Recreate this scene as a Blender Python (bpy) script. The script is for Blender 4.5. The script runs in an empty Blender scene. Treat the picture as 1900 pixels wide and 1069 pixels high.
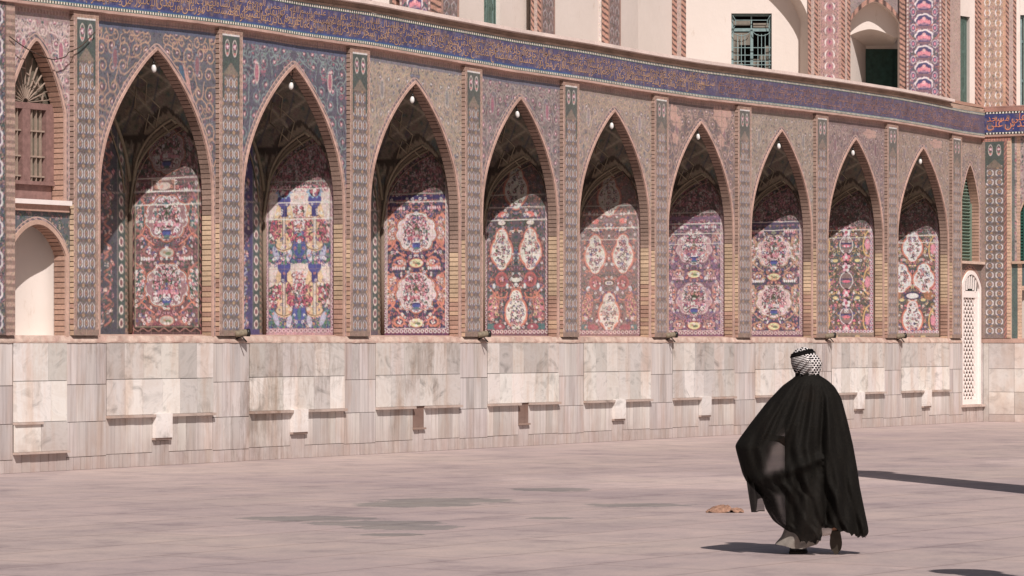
import bpy, math, random
import numpy as np
from math import sin, cos, pi, radians, atan2

# ------------------------------------------------------------------ camera
TH = radians(59.01); CS, CD, FPX, EYE, HZ = -36.005, 28.9, 6000.0, 1.8, 636.3
VV = np.array([sin(TH), cos(TH)]); RR = np.array([cos(TH), -sin(TH)])
scene = bpy.context.scene
C = scene.collection
cam_d = bpy.data.cameras.new('camera'); cam = bpy.data.objects.new('camera', cam_d); C.objects.link(cam)
cam.location = (CS, -CD, EYE); cam.rotation_euler = (radians(90), 0, -TH)
cam_d.sensor_width = 36; cam_d.lens = FPX/1900*36; cam_d.shift_y = (HZ-534.5)/1900
cam_d.clip_end = 2000; cam_d.clip_start = .5
scene.camera = cam
# ------------------------------------------------------------------ sun, sky, exposure
SUN_EL = 47.0
sd = -.292*RR + .956*VV; sd /= np.linalg.norm(sd)          # where the light travels, on the ground
world = bpy.data.worlds.new('World'); scene.world = world; world.use_nodes = True
wn = world.node_tree.nodes; wl = world.node_tree.links
sky = wn.new('ShaderNodeTexSky'); sky.sky_type = 'NISHITA'; sky.sun_disc = False
sky.sun_elevation = radians(SUN_EL); sky.sun_rotation = atan2(-sd[0], -sd[1])
sky.dust_density = 3.0; sky.air_density = 1.0
bg = wn['Background']; bg.inputs['Strength'].default_value = .04
wl.new(sky.outputs[0], bg.inputs[0])
sun_d = bpy.data.lights.new('sun', 'SUN'); sun = bpy.data.objects.new('sun', sun_d); C.objects.link(sun)
sun_d.energy = 4.65; sun_d.angle = radians(.5); sun_d.color = (1.0, .94, .905)
sv = np.array([sd[0], sd[1], -math.tan(radians(SUN_EL))])
from mathutils import Vector
sun.rotation_euler = Vector(sv).to_track_quat('-Z', 'Y').to_euler()
scene.view_settings.view_transform = 'Standard'; scene.view_settings.look = 'None'
scene.view_settings.exposure = 0.0; scene.view_settings.gamma = 1.0

rng = np.random.RandomState(7); random.seed(5)

# ------------------------------------------------------------------ helpers
def L(*c):                                               # a colour as it reads in daylight -> linear
    c = np.array(c, float)/255
    return np.where(c <= .04045, c/12.92, ((c+.055)/1.055)**2.4)
def ground_at(px, py):
    Z = FPX*EYE/(py-HZ); return np.array([CS, -CD]) + VV*Z + RR*((px-950)/FPX*Z)
def smooth(t): return t*t*(3-2*t)
def catmull(pts, n):
    pts = np.array(pts, float); P = np.vstack([2*pts[0]-pts[1], pts, 2*pts[-1]-pts[-2]]); out = []
    for i in range(1, len(P)-2):
        for t in np.linspace(0, 1, n, endpoint=False):
            a, b, c, d = P[i-1:i+3]
            out.append(.5*((2*b)+(-a+c)*t+(2*a-5*b+4*c-d)*t*t+(-a+3*b-3*c+d)*t**3))
    out.append(pts[-1]); return np.array(out)
WS = [-3,-1,1.2,2.8,4.4,5.6,7.5,9.3,12.1,14.5,16.8,19,21.9,24.7,28,29.8,31.7,33]
WD = [-.02,-.02,.016,.05,.06,.04,.05,.02,-.02,-.02,-.045,-.05,-.01,.02,.03,.01,-.03,-.03]
def sag(P):                                              # the old wall's courses are not level
    P = np.array(P, float); dz = np.interp(P[..., 0], WS, WD)*np.clip((P[..., 2]-2.5)/4.0, 0, 1)
    P[..., 2] += dz; return P

# ------------------------------------------------------------------ materials
def mat(name, rough=.6, spec=.3):
    m = bpy.data.materials.new(name); m.use_nodes = True
    b = m.node_tree.nodes['Principled BSDF']; b.inputs['Roughness'].default_value = rough
    b.inputs['Specular IOR Level'].default_value = spec
    return m, m.node_tree.nodes, m.node_tree.links, b
def noise(n, l, scale, detail=4, coord='Object', rough=.6, stretch=None):
    tc = n.new('ShaderNodeTexCoord'); nz = n.new('ShaderNodeTexNoise')
    nz.inputs['Scale'].default_value = scale; nz.inputs['Detail'].default_value = detail
    nz.inputs['Roughness'].default_value = rough
    if stretch:
        mp = n.new('ShaderNodeMapping'); mp.inputs['Scale'].default_value = stretch
        l.new(tc.outputs[coord], mp.inputs[0]); l.new(mp.outputs[0], nz.inputs['Vector'])
    else: l.new(tc.outputs[coord], nz.inputs['Vector'])
    return nz
def ramp(n, l, src, stops):
    r = n.new('ShaderNodeValToRGB'); e = r.color_ramp.elements
    while len(e) < len(stops): e.new(.5)
    for k, (p, c) in enumerate(stops): e[k].position = p; e[k].color = tuple(c)+(1,)
    l.new(src, r.inputs[0]); return r
def mixc(n, l, a, b, fac, mode='MIX'):
    m = n.new('ShaderNodeMix'); m.data_type = 'RGBA'; m.blend_type = mode
    if isinstance(fac, (int, float)): m.inputs[0].default_value = fac
    else: l.new(fac, m.inputs[0])
    for s, k in ((a, 6), (b, 7)):
        if isinstance(s, bpy.types.NodeSocket): l.new(s, m.inputs[k])
        else: m.inputs[k].default_value = tuple(s)+(1,)
    return m.outputs[2]
def bump(n, l, b, src, strength, dist=.01):
    bp = n.new('ShaderNodeBump'); bp.inputs['Strength'].default_value = strength; bp.inputs['Distance'].default_value = dist
    l.new(src, bp.inputs['Height']); l.new(bp.outputs[0], b.inputs['Normal'])
def grey(v): return (v, v, v)
def vcol_mat(name, rough, spec, wear=.25, nscale=3.0, fine=40, bmp=.2, sat=1.0, mosaic=0):
    m, n, l, b = mat(name, rough, spec)
    at = n.new('ShaderNodeAttribute'); at.attribute_name = 'Col'
    n1 = noise(n, l, nscale, 5); r1 = ramp(n, l, n1.outputs[0], [(.3, grey(1-wear)), (.7, grey(1.0+wear*.4))])
    n2 = noise(n, l, fine, 3); r2 = ramp(n, l, n2.outputs[0], [(.3, grey(.86)), (.7, grey(1.08))])
    c = mixc(n, l, at.outputs['Color'], r1.outputs[0], 1.0, 'MULTIPLY')
    c = mixc(n, l, c, r2.outputs[0], 1.0, 'MULTIPLY')
    if mosaic:
        tc = n.new('ShaderNodeTexCoord'); vo = n.new('ShaderNodeTexVoronoi'); vo.inputs['Scale'].default_value = mosaic; l.new(tc.outputs['Object'], vo.inputs['Vector'])
        hs0 = n.new('ShaderNodeHueSaturation'); hs0.inputs['Saturation'].default_value = .35; l.new(vo.outputs['Color'], hs0.inputs['Color'])
        r3 = n.new('ShaderNodeMix'); r3.data_type = 'RGBA'; r3.inputs[0].default_value = .62; l.new(hs0.outputs[0], r3.inputs[6]); r3.inputs[7].default_value = (1, 1, 1, 1)
        c = mixc(n, l, c, r3.outputs[2], 1.0, 'MULTIPLY'); c = mixc(n, l, c, grey(1.28), 1.0, 'MULTIPLY')
    if sat != 1:
        hs = n.new('ShaderNodeHueSaturation'); hs.inputs['Saturation'].default_value = sat; l.new(c, hs.inputs['Color']); c = hs.outputs[0]
    l.new(c, b.inputs['Base Color']); bump(n, l, b, n2.outputs[0], bmp, .006)
    return m
M_TILE = vcol_mat('glazed_tile', .40, .32, .20, sat=.76, mosaic=38)
M_PANEL = vcol_mat('painted_tile_panel', .38, .35, .15, sat=.82, mosaic=30)
M_BRICK = vcol_mat('brick', .9, .1, .3, 1.6, 30, .5, sat=.84)
M_STONE = vcol_mat('plain_stone', .8, .2, .2, 2.0, 25, .4)
def marble_mat():
    m, n, l, b = mat('marble', .5, .3)
    at = n.new('ShaderNodeAttribute'); at.attribute_name = 'Col'
    sh = n.new('ShaderNodeAttribute'); sh.attribute_name = 'Vein'
    tc = n.new('ShaderNodeTexCoord')
    off = n.new('ShaderNodeVectorMath'); off.operation = 'MULTIPLY_ADD'       # each slab cut from another place of the block
    l.new(sh.outputs['Color'], off.inputs[0]); off.inputs[1].default_value = (37, 23, 51); l.new(tc.outputs['Object'], off.inputs[2])
    n1 = n.new('ShaderNodeTexNoise'); n1.inputs['Scale'].default_value = 2.0; n1.inputs['Detail'].default_value = 10; n1.inputs['Distortion'].default_value = 1.6; n1.inputs['Roughness'].default_value = .62
    mp = n.new('ShaderNodeMapping'); mp.inputs['Rotation'].default_value = (0, .7, 0); mp.inputs['Scale'].default_value = (.9, 1, 1.5)
    l.new(off.outputs[0], mp.inputs[0]); l.new(mp.outputs[0], n1.inputs['Vector'])
    r1 = ramp(n, l, n1.outputs[0], [(.30, (.50, .50, .50)), (.40, (.82, .82, .81)), (.50, grey(1.02)), (.62, (.93, .91, .89)), (.75, grey(1.06))])
    mp2 = n.new('ShaderNodeMapping'); mp2.inputs['Scale'].default_value = (9, 2, .45); l.new(off.outputs[0], mp2.inputs[0])
    n2 = n.new('ShaderNodeTexNoise'); n2.inputs['Scale'].default_value = 1.6; n2.inputs['Detail'].default_value = 6; n2.inputs['Distortion'].default_value = .5
    l.new(mp2.outputs[0], n2.inputs['Vector'])
    r2 = ramp(n, l, n2.outputs[0], [(.3, (.72, .70, .70)), (.46, grey(.93)), (.6, grey(1.05))])
    vs = n.new('ShaderNodeSeparateColor'); l.new(sh.outputs['Color'], vs.inputs[0])
    pat = mixc(n, l, r1.outputs[0], r2.outputs[0], sh.outputs['Alpha'])
    c = mixc(n, l, at.outputs['Color'], pat, .85, 'MULTIPLY')
    st = noise(n, l, .9, 6, 'Object', .7, (3.0, 1, .6)); rs = ramp(n, l, st.outputs[0], [(.48, (1, 1, 1)), (.66, (.86, .74, .66))])
    c = mixc(n, l, c, rs.outputs[0], .8, 'MULTIPLY')
    sx = n.new('ShaderNodeSeparateXYZ'); l.new(tc.outputs['Object'], sx.inputs[0])
    mr = n.new('ShaderNodeMapRange'); mr.inputs[1].default_value = .65; mr.inputs[2].default_value = .0; l.new(sx.outputs[2], mr.inputs[0])
    dn = noise(n, l, 5, 4); dm = n.new('ShaderNodeMath'); dm.operation = 'MULTIPLY'; l.new(mr.outputs[0], dm.inputs[0]); l.new(dn.outputs[0], dm.inputs[1])
    c = mixc(n, l, c, (.40, .29, .25), dm.outputs[0])
    s2 = noise(n, l, 1.0, 9, 'Object', .8, (7, 1, 1.6)); s3 = noise(n, l, .35, 2); mm = n.new('ShaderNodeMath'); mm.operation = 'MULTIPLY'; l.new(s2.outputs[0], mm.inputs[0]); l.new(s3.outputs[0], mm.inputs[1])
    r5 = ramp(n, l, mm.outputs[0], [(.295, (1, 1, 1)), (.38, (.66, .62, .59))]); c = mixc(n, l, c, r5.outputs[0], .8, 'MULTIPLY')
    l.new(c, b.inputs['Base Color']); bump(n, l, b, n1.outputs[0], .08, .01)
    return m
M_MARBLE = marble_mat()
def simple(name, col, rough=.7, spec=.3, nscale=8, amp=.15, bmp=.1, metal=0):
    m, n, l, b = mat(name, rough, spec); b.inputs['Metallic'].default_value = metal
    nz = noise(n, l, nscale, 5); r = ramp(n, l, nz.outputs[0], [(.3, tuple(col*(1-amp))), (.7, tuple(np.minimum(col*(1+amp), 1)))])
    l.new(r.outputs[0], b.inputs['Base Color']); bump(n, l, b, nz.outputs[0], bmp, .01)
    return m
def plaster_mat():
    m, n, l, b = mat('white_plaster', .9, .1)
    n1 = noise(n, l, .7, 6); r1 = ramp(n, l, n1.outputs[0], [(.3, tuple(L(214, 202, 193))), (.7, tuple(L(222, 210, 202)))])
    n2 = noise(n, l, 2.2, 7, 'Object', .75, (2, 2, .7)); r2 = ramp(n, l, n2.outputs[0], [(.28, (.80, .74, .68)), (.4, (1, 1, 1))])
    c = mixc(n, l, r1.outputs[0], r2.outputs[0], .8, 'MULTIPLY')
    l.new(c, b.inputs['Base Color']); n3 = noise(n, l, 6, 5); bump(n, l, b, n3.outputs[0], .25, .02)
    return m
M_PLASTER = plaster_mat()
M_GREEN = simple('green_painted_wood', L(104, 124, 114), .6, .3, 14, .25)
M_DKGREEN = simple('dark_green_door_paint', L(40, 70, 62), .5, .35, 9, .35)
M_BLUEGREY = simple('blue_grey_iron_paint', L(126, 146, 146), .5, .3, 12, .2)
M_WOOD = simple('faded_red_wood', L(136, 106, 100), .8, .15, 12, .22, .3)
M_PALEWOOD = simple('pale_sun_bleached_wood', L(160, 140, 126), .8, .15, 16, .2)
M_GLASS, _n, _l, _b = mat('dusty_window_glass', .18, .5)
_nz = noise(_n, _l, 3, 5); _r = ramp(_n, _l, _nz.outputs[0], [(.35, (.020, .022, .020)), (.62, (.10, .095, .085))]); _l.new(_r.outputs[0], _b.inputs['Base Color'])
M_CURTAIN = simple('dusty_panes_over_a_curtain', L(112, 104, 92), .35, .5, 4, .35)
M_WHITE = simple('white_paint', L(236, 224, 218), .6, .3, 10, .05)
M_LAMPGLASS = simple('opal_glass', L(222, 218, 214), .25, .5, 5, .02)
M_BLACKMETAL = simple('dark_metal', L(52, 50, 48), .45, .5, 20, .3, .1, .6)
M_BEIGEMETAL = simple('weathered_beige_metal', L(128, 116, 98), .7, .3, 14, .45, .2)
M_DARK = simple('dark_void', L(30, 28, 25), .9, .1)
M_WIRE = simple('old_cable_rubber', L(75, 62, 55), .8, .2)

# ------------------------------------------------------------------ mesh building
def link(o, parent=None):
    C.objects.link(o)
    if parent is not None: o.parent = parent
    return o
def empty(name, label, cat, loc=(0, 0, 0), group=None):
    o = bpy.data.objects.new(name, None); o.location = loc; C.objects.link(o)
    o['label'] = label; o['category'] = cat
    if group: o['group'] = group
    return o
def tag(o, label, cat, group=None):
    o['label'] = label; o['category'] = cat
    if group: o['group'] = group
    return o
class MB:
    """collects quads / grids with colours, then becomes one mesh object"""
    def __init__(s): s.v = []; s.f = []; s.c = []; s.k = []; s.n = 0; s.vein = False; s.sm = []
    def add(s, V, F, col=None, vein=None, smooth=False):
        V = np.asarray(V, float).reshape(-1, 3); F = np.asarray(F, int).reshape(-1, 4)
        if col is None: col = (.5, .5, .5)
        col = np.broadcast_to(np.asarray(col, float), (len(V), 3))
        s.v.append(V); s.f.append(F+s.n); s.c.append(col); s.n += len(V)
        vn = np.zeros((len(V), 4)) if vein is None else np.broadcast_to(np.asarray(vein, float), (len(V), 4))
        s.k.append(vn); s.sm.append(np.full(len(F), smooth))
    def grid(s, P, col=None, closed_u=False, closed_v=False, smooth=False, vein=None, flip=False):
        P = np.asarray(P, float); nu, nv = P.shape[:2]; idx = np.arange(nu*nv).reshape(nu, nv)
        if closed_u: idx = np.vstack([idx, idx[:1]])
        if closed_v: idx = np.hstack([idx, idx[:, :1]])
        a, b, c, d = idx[:-1, :-1], idx[1:, :-1], idx[1:, 1:], idx[:-1, 1:]
        F = np.stack([a, b, c, d] if not flip else [a, d, c, b], -1).reshape(-1, 4)
        if col is not None: col = np.asarray(col, float).reshape(-1, 3) if np.ndim(col) > 1 else col
        s.add(P.reshape(-1, 3), F, col, vein, smooth)
    def box(s, x0, x1, y0, y1, z0, z1, col=None, vein=None, skip=''):
        V = [(x, y, z) for x in (x0, x1) for y in (y0, y1) for z in (z0, z1)]
        F = [(0, 1, 3, 2), (4, 6, 7, 5), (0, 4, 5, 1), (2, 3, 7, 6), (0, 2, 6, 4), (1, 5, 7, 3)]
        s.add(V, F, col, vein)
    def obox(s, c, ax, ay, az, col=None):                # centre and three half-axis vectors
        c, ax, ay, az = [np.array(q, float) for q in (c, ax, ay, az)]
        V = [c+i*ax+j*ay+k*az for i in (-1, 1) for j in (-1, 1) for k in (-1, 1)]
        F = [(0, 1, 3, 2), (4, 6, 7, 5), (0, 4, 5, 1), (2, 3, 7, 6), (0, 2, 6, 4), (1, 5, 7, 3)]
        s.add(V, F, col)
    def tube(s, pts, r, seg=8, col=None):
        pts = np.array(pts, float); r = np.broadcast_to(r, (len(pts),)); R = []
        for i, p in enumerate(pts):
            t = pts[min(i+1, len(pts)-1)]-pts[max(i-1, 0)]; t = t/(np.linalg.norm(t)+1e-9)
            a = np.cross(t, (0, 0, 1.)) if abs(t[2]) < .9 else np.cross(t, (1., 0, 0)); a /= np.linalg.norm(a); b = np.cross(t, a)
            R.append([p+r[i]*(a*cos(q)+b*sin(q)) for q in np.linspace(0, 2*pi, seg, endpoint=False)])
        R = [[pts[0]]*seg]+R+[[pts[-1]]*seg]
        s.grid(np.array(R), col, closed_v=True, smooth=True)
    def build(s, name, material, parent=None, warp=False, label=None):
        V = np.vstack(s.v); F = np.vstack(s.f); K = np.vstack(s.c); N = np.vstack(s.k)
        if warp: V = sag(V)
        me = bpy.data.meshes.new(name)
        me.vertices.add(len(V)); me.vertices.foreach_set('co', V.astype('f').ravel())
        me.loops.add(len(F)*4); me.loops.foreach_set('vertex_index', F.astype('i').ravel())
        me.polygons.add(len(F)); me.polygons.foreach_set('loop_start', np.arange(0, len(F)*4, 4, dtype='i'))
        me.polygons.foreach_set('use_smooth', np.concatenate(s.sm))
        at = me.color_attributes.new('Col', 'FLOAT_COLOR', 'POINT')
        at.data.foreach_set('color', np.hstack([K, np.ones((len(K), 1))]).astype('f').ravel())
        if N.any():
            at = me.color_attributes.new('Vein', 'FLOAT_COLOR', 'POINT'); at.data.foreach_set('color', N.astype('f').ravel())
        me.materials.append(material); me.update(calc_edges=True); me.validate()
        o = bpy.data.objects.new(name, me)
        if label: o['label'] = label
        return link(o, parent)

# ------------------------------------------------------------------ tile painter
class Art:
    def __init__(s, w, h, bgc, res=140):
        s.w, s.h, s.res = w, h, res; s.a = np.ones((int(h*res)+1, int(w*res)+1, 3))*L(*bgc)
        s.mirror = False; s.big = .80; s.dense = 6.0
    def _blend(s, x0, x1, y0, y1, fn, col):
        i0, i1 = max(int(y0*s.res)-1, 0), min(int(y1*s.res)+2, s.a.shape[0]); j0, j1 = max(int(x0*s.res)-1, 0), min(int(x1*s.res)+2, s.a.shape[1])
        if i0 >= i1 or j0 >= j1: return
        Y, X = np.mgrid[i0:i1, j0:j1]/s.res
        al = np.clip(fn(X, Y)*s.res+.5, 0, 1)[..., None]
        s.a[i0:i1, j0:j1] = s.a[i0:i1, j0:j1]*(1-al)+L(*col)*al
    def rect(s, x0, y0, x1, y1, col): s._blend(x0, x1, y0, y1, lambda X, Y: np.minimum(np.minimum(X-x0, x1-X), np.minimum(Y-y0, y1-Y)), col); s._m('rect', x0, y0, x1, y1, col)
    def _m(s, f, *a):
        if not s.mirror: return
        s.mirror = False; w = s.w
        if f == 'rect': s.rect(w-a[2], a[1], w-a[0], a[3], a[4])
        elif f == 'ell': s.ell(w-a[0], a[1], a[2], a[3], a[4], -a[5], a[6], a[7])
        elif f == 'line': s.line([(w-p[0], p[1]) for p in a[0]], a[1], a[2])
        s.mirror = True
    def ell(s, cx, cy, rx, ry, col, ang=0, scal=0, nsc=8):
        R = max(rx, ry)*(1+scal)+.01; ca, sa = cos(ang), sin(ang)
        def fn(X, Y):
            u = ((X-cx)*ca+(Y-cy)*sa)/rx; v = (-(X-cx)*sa+(Y-cy)*ca)/ry; d = np.hypot(u, v)
            k = 1+scal*(2*np.abs(np.sin(np.arctan2(v, u)*nsc/2))-1) if scal else 1
            return (k-d)*min(rx, ry)
        s._blend(cx-R, cx+R, cy-R, cy+R, fn, col); s._m('ell', cx, cy, rx, ry, col, ang, scal, nsc)
    def line(s, pts, wd, col):
        for (x0, y0), (x1, y1) in zip(pts[:-1], pts[1:]):
            dx, dy = x1-x0, y1-y0; q = dx*dx+dy*dy+1e-9
            def fn(X, Y):
                t = np.clip(((X-x0)*dx+(Y-y0)*dy)/q, 0, 1); return wd/2-np.hypot(X-x0-t*dx, Y-y0-t*dy)
            s._blend(min(x0, x1)-wd, max(x0, x1)+wd, min(y0, y1)-wd, max(y0, y1)+wd, fn, col)
        s._m('line', pts, wd, col)
    def flower(s, x, y, r, c1, c2, c3):
        n = 5; s.ell(x, y, r*1.15, r*1.15, (60, 50, 62))
        for k in range(n):
            a = 2*pi*k/n+random.random(); s.ell(x+r*.55*cos(a), y+r*.55*sin(a), r*.5, r*.38, c1 if k % 2 else c2, a)
        s.ell(x, y, r*.38, r*.38, c3)
    def spiral(s, x, y, r, wd, col, turns=1.2, a0=0, sg=1):
        t = np.linspace(0, 1, 12); s.line([(x+r*(1-.8*k)*cos(a0+sg*turns*2*pi*k), y+r*(1-.8*k)*sin(a0+sg*turns*2*pi*k)) for k in t], wd, col)
    def scatter(s, x0, y0, x1, y1, n, cols, r0=.012, r1=.03, greens=((70, 88, 70), (62, 92, 92))):
        for _ in range(int(n*s.dense)):
            x, y = random.uniform(x0, x1), random.uniform(y0, y1); r = random.uniform(r0, r1)*s.big; k = random.random()
            if k < .5: s.ell(x, y, r*.9, r*.45, random.choice(greens), random.uniform(0, pi))
            elif k < .8: s.flower(x, y, r, random.choice(cols), random.choice(cols), random.choice(cols))
            else: s.spiral(x, y, r*1.5, .008, random.choice(cols), 1, random.uniform(0, 6))
    def frame(s, x0, y0, x1, y1, wd, col):
        s.rect(x0, y0, x0+wd, y1, col); s.rect(x1-wd, y0, x1, y1, col); s.rect(x0, y0, x1, y0+wd, col); s.rect(x0, y1-wd, x1, y1, col)
    def sample(s, x, y):
        X = np.clip(np.asarray(x)*s.res, 0, s.a.shape[1]-1.001); Y = np.clip(np.asarray(y)*s.res, 0, s.a.shape[0]-1.001)
        i, j = Y.astype(int), X.astype(int); fy, fx = (Y-i)[..., None], (X-j)[..., None]; A = s.a
        return (A[i, j]*(1-fy)+A[i+1, j]*fy)*(1-fx)+(A[i, j+1]*(1-fy)+A[i+1, j+1]*fy)*fx

PINK, ROSE, WHT, TEAL, NAVY, GRN, ORG, MAR, YEL, OCH, BLU = (205, 135, 150), (165, 62, 92), (232, 216, 205), (66, 118, 122), (40, 42, 100), (66, 88, 66), (192, 108, 78), (116, 50, 66), (212, 186, 120), (190, 148, 92), (42, 72, 150)
def border_scallop(a, x0, y0, x1, y1, wd, base, fg, dot, step=.085):
    a.frame(x0, y0, x1, y1, wd, base)
    for y in np.arange(y0+step/2, y1, step):
        for x in (x0+wd*.5, x1-wd*.5): a.ell(x, y, wd*.40, step*.42, fg); a.ell(x, y, wd*.24, step*.24, dot)
    for x in np.arange(x0+step/2, x1, step):
        for y in (y0+wd*.5, y1-wd*.5): a.ell(x, y, step*.42, wd*.40, fg); a.ell(x, y, step*.24, wd*.24, dot)
def border_vine(a, x0, y0, x1, y1, wd, base, fg, fg2, step=.10):
    a.frame(x0, y0, x1, y1, wd, base); h = wd*.3
    ys = np.arange(y0, y1, step/4)
    for x in (x0+wd/2, x1-wd/2): a.line([(x+h*sin(2*pi*y/step/2), y) for y in ys], wd*.16, fg)
    xs = np.arange(x0, x1, step/4)
    for y in (y0+wd/2, y1-wd/2): a.line([(x, y+h*sin(2*pi*x/step/2)) for x in xs], wd*.16, fg)
    for y in np.arange(y0, y1, step):
        for x in (x0+wd/2, x1-wd/2): a.ell(x, y, wd*.16, wd*.2, fg2)
def vase(a, cx, cy, k, c=BLU, c2=TEAL):
    a.ell(cx, cy, .075*k, .045*k, c); a.ell(cx, cy-.045*k, .05*k, .02*k, c2); a.rect(cx-.07*k, cy+.02*k, cx+.07*k, cy+.04*k, NAVY); a.rect(cx-.06*k, cy+.045*k, cx+.06*k, cy+.058*k, WHT)
def medallion(a, cx, cy, rx, ry, flowers, ring=(WHT, ORG, MAR), ground=(225, 205, 200)):
    a.mirror = False
    for k, c in zip((1.17, 1.145, 1.09, 1.065), ((60, 52, 56), ring[1], (70, 60, 62), ring[0])): a.ell(cx, cy, rx*k, ry*k, c, pi/2, .06, 9)
    a.ell(cx, cy, rx*1.03, ry*1.03, ground, pi/2, .06, 9)
    for k in range(18): t = 2*pi*(k+.5)/18; a.spiral(cx+rx*.84*sin(t), cy+ry*.84*cos(t), .036, .014, (226, 216, 210), 1, t)
    for _ in range(120):
        t = random.uniform(0, pi); q = random.random()**.5*.88; dx, dy = rx*q*sin(t)*1., ry*q*cos(t)
        r = random.uniform(.018, .036)
        for sg in (-1, 1):
            if random.random() < .5: a.ell(cx+sg*dx, cy+dy, r*1.0, r*.42, random.choice((GRN, TEAL, (52, 60, 52))), sg*t)
            else: a.flower(cx+sg*dx, cy+dy, r, random.choice(flowers), random.choice(flowers), random.choice((ROSE, WHT, PINK)))
    for k in range(6): a.ell(cx+(k-2.5)*.012, cy+ry*.2, .007, .07, GRN, (k-2.5)*.3)
    for k in range(9): a.ell(cx+(k-4)*rx*.17, cy-ry*.22-abs(k-4)*.006, .026, .034, random.choice(flowers))
    for sg in (-1, 1): a.spiral(cx+sg*rx*.62, cy-ry*.52, .06, .014, WHT, 1, 0, sg)
    vase(a, cx, cy-ry*.62, 1.1)
def tulips(a, x, y, c, n=3):
    for k in range(n): a.line([(x, y-.05), (x+(k-(n-1)/2)*.04, y)], .008, GRN); a.ell(x+(k-(n-1)/2)*.045, y+.015, .02, .03, c); a.ell(x+(k-(n-1)/2)*.045, y+.02, .009, .016, WHT)
def cartouche(a, cx, cy, w, h, flowers, ground=(212, 198, 188)):
    a.mirror = False
    for k, c in ((1.22, MAR), (1.16, ORG), (1.0, ground)):
        a.ell(cx, cy-h*.05, w*.5*k, h*.36*k, c); a.ell(cx, cy+h*.28, w*.3*k, h*.24*k, c); a.ell(cx, cy-h*.36, w*.25*k, h*.16*k, c)
    for _ in range(110):
        x, y = random.uniform(-.42, .42)*w, random.uniform(-.46, .46)*h
        if abs(x)/(w*.5)*1.2+abs(y)/(h*.5)*.75 > 1: continue
        r = random.uniform(.015, .030)
        if random.random() < .5: a.ell(cx+x, cy+y, r*.9, r*.5, random.choice((GRN, (80, 92, 72), (60, 70, 90))), random.uniform(0, pi))
        else: a.flower(cx+x, cy+y, r, random.choice(flowers), random.choice(flowers), WHT)
def fade(a, amt, tint):
    a.a = a.a*(1-amt)+L(*tint)*amt
def repairs(a, rows, x0, x1):
    for y in rows:
        xs = np.linspace(x0, x1, 9); a.line([(x, y+random.uniform(-.006, .006)) for x in xs], random.uniform(.008, .018), (226, 206, 192))
def grout(a, col, step=.205):
    for y in np.arange(step, a.h, step): a.line([(0, y), (a.w, y)], .006, col)
    for x in np.arange(step, a.w, step): a.line([(x, 0), (x, a.h)], .005, col)

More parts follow.
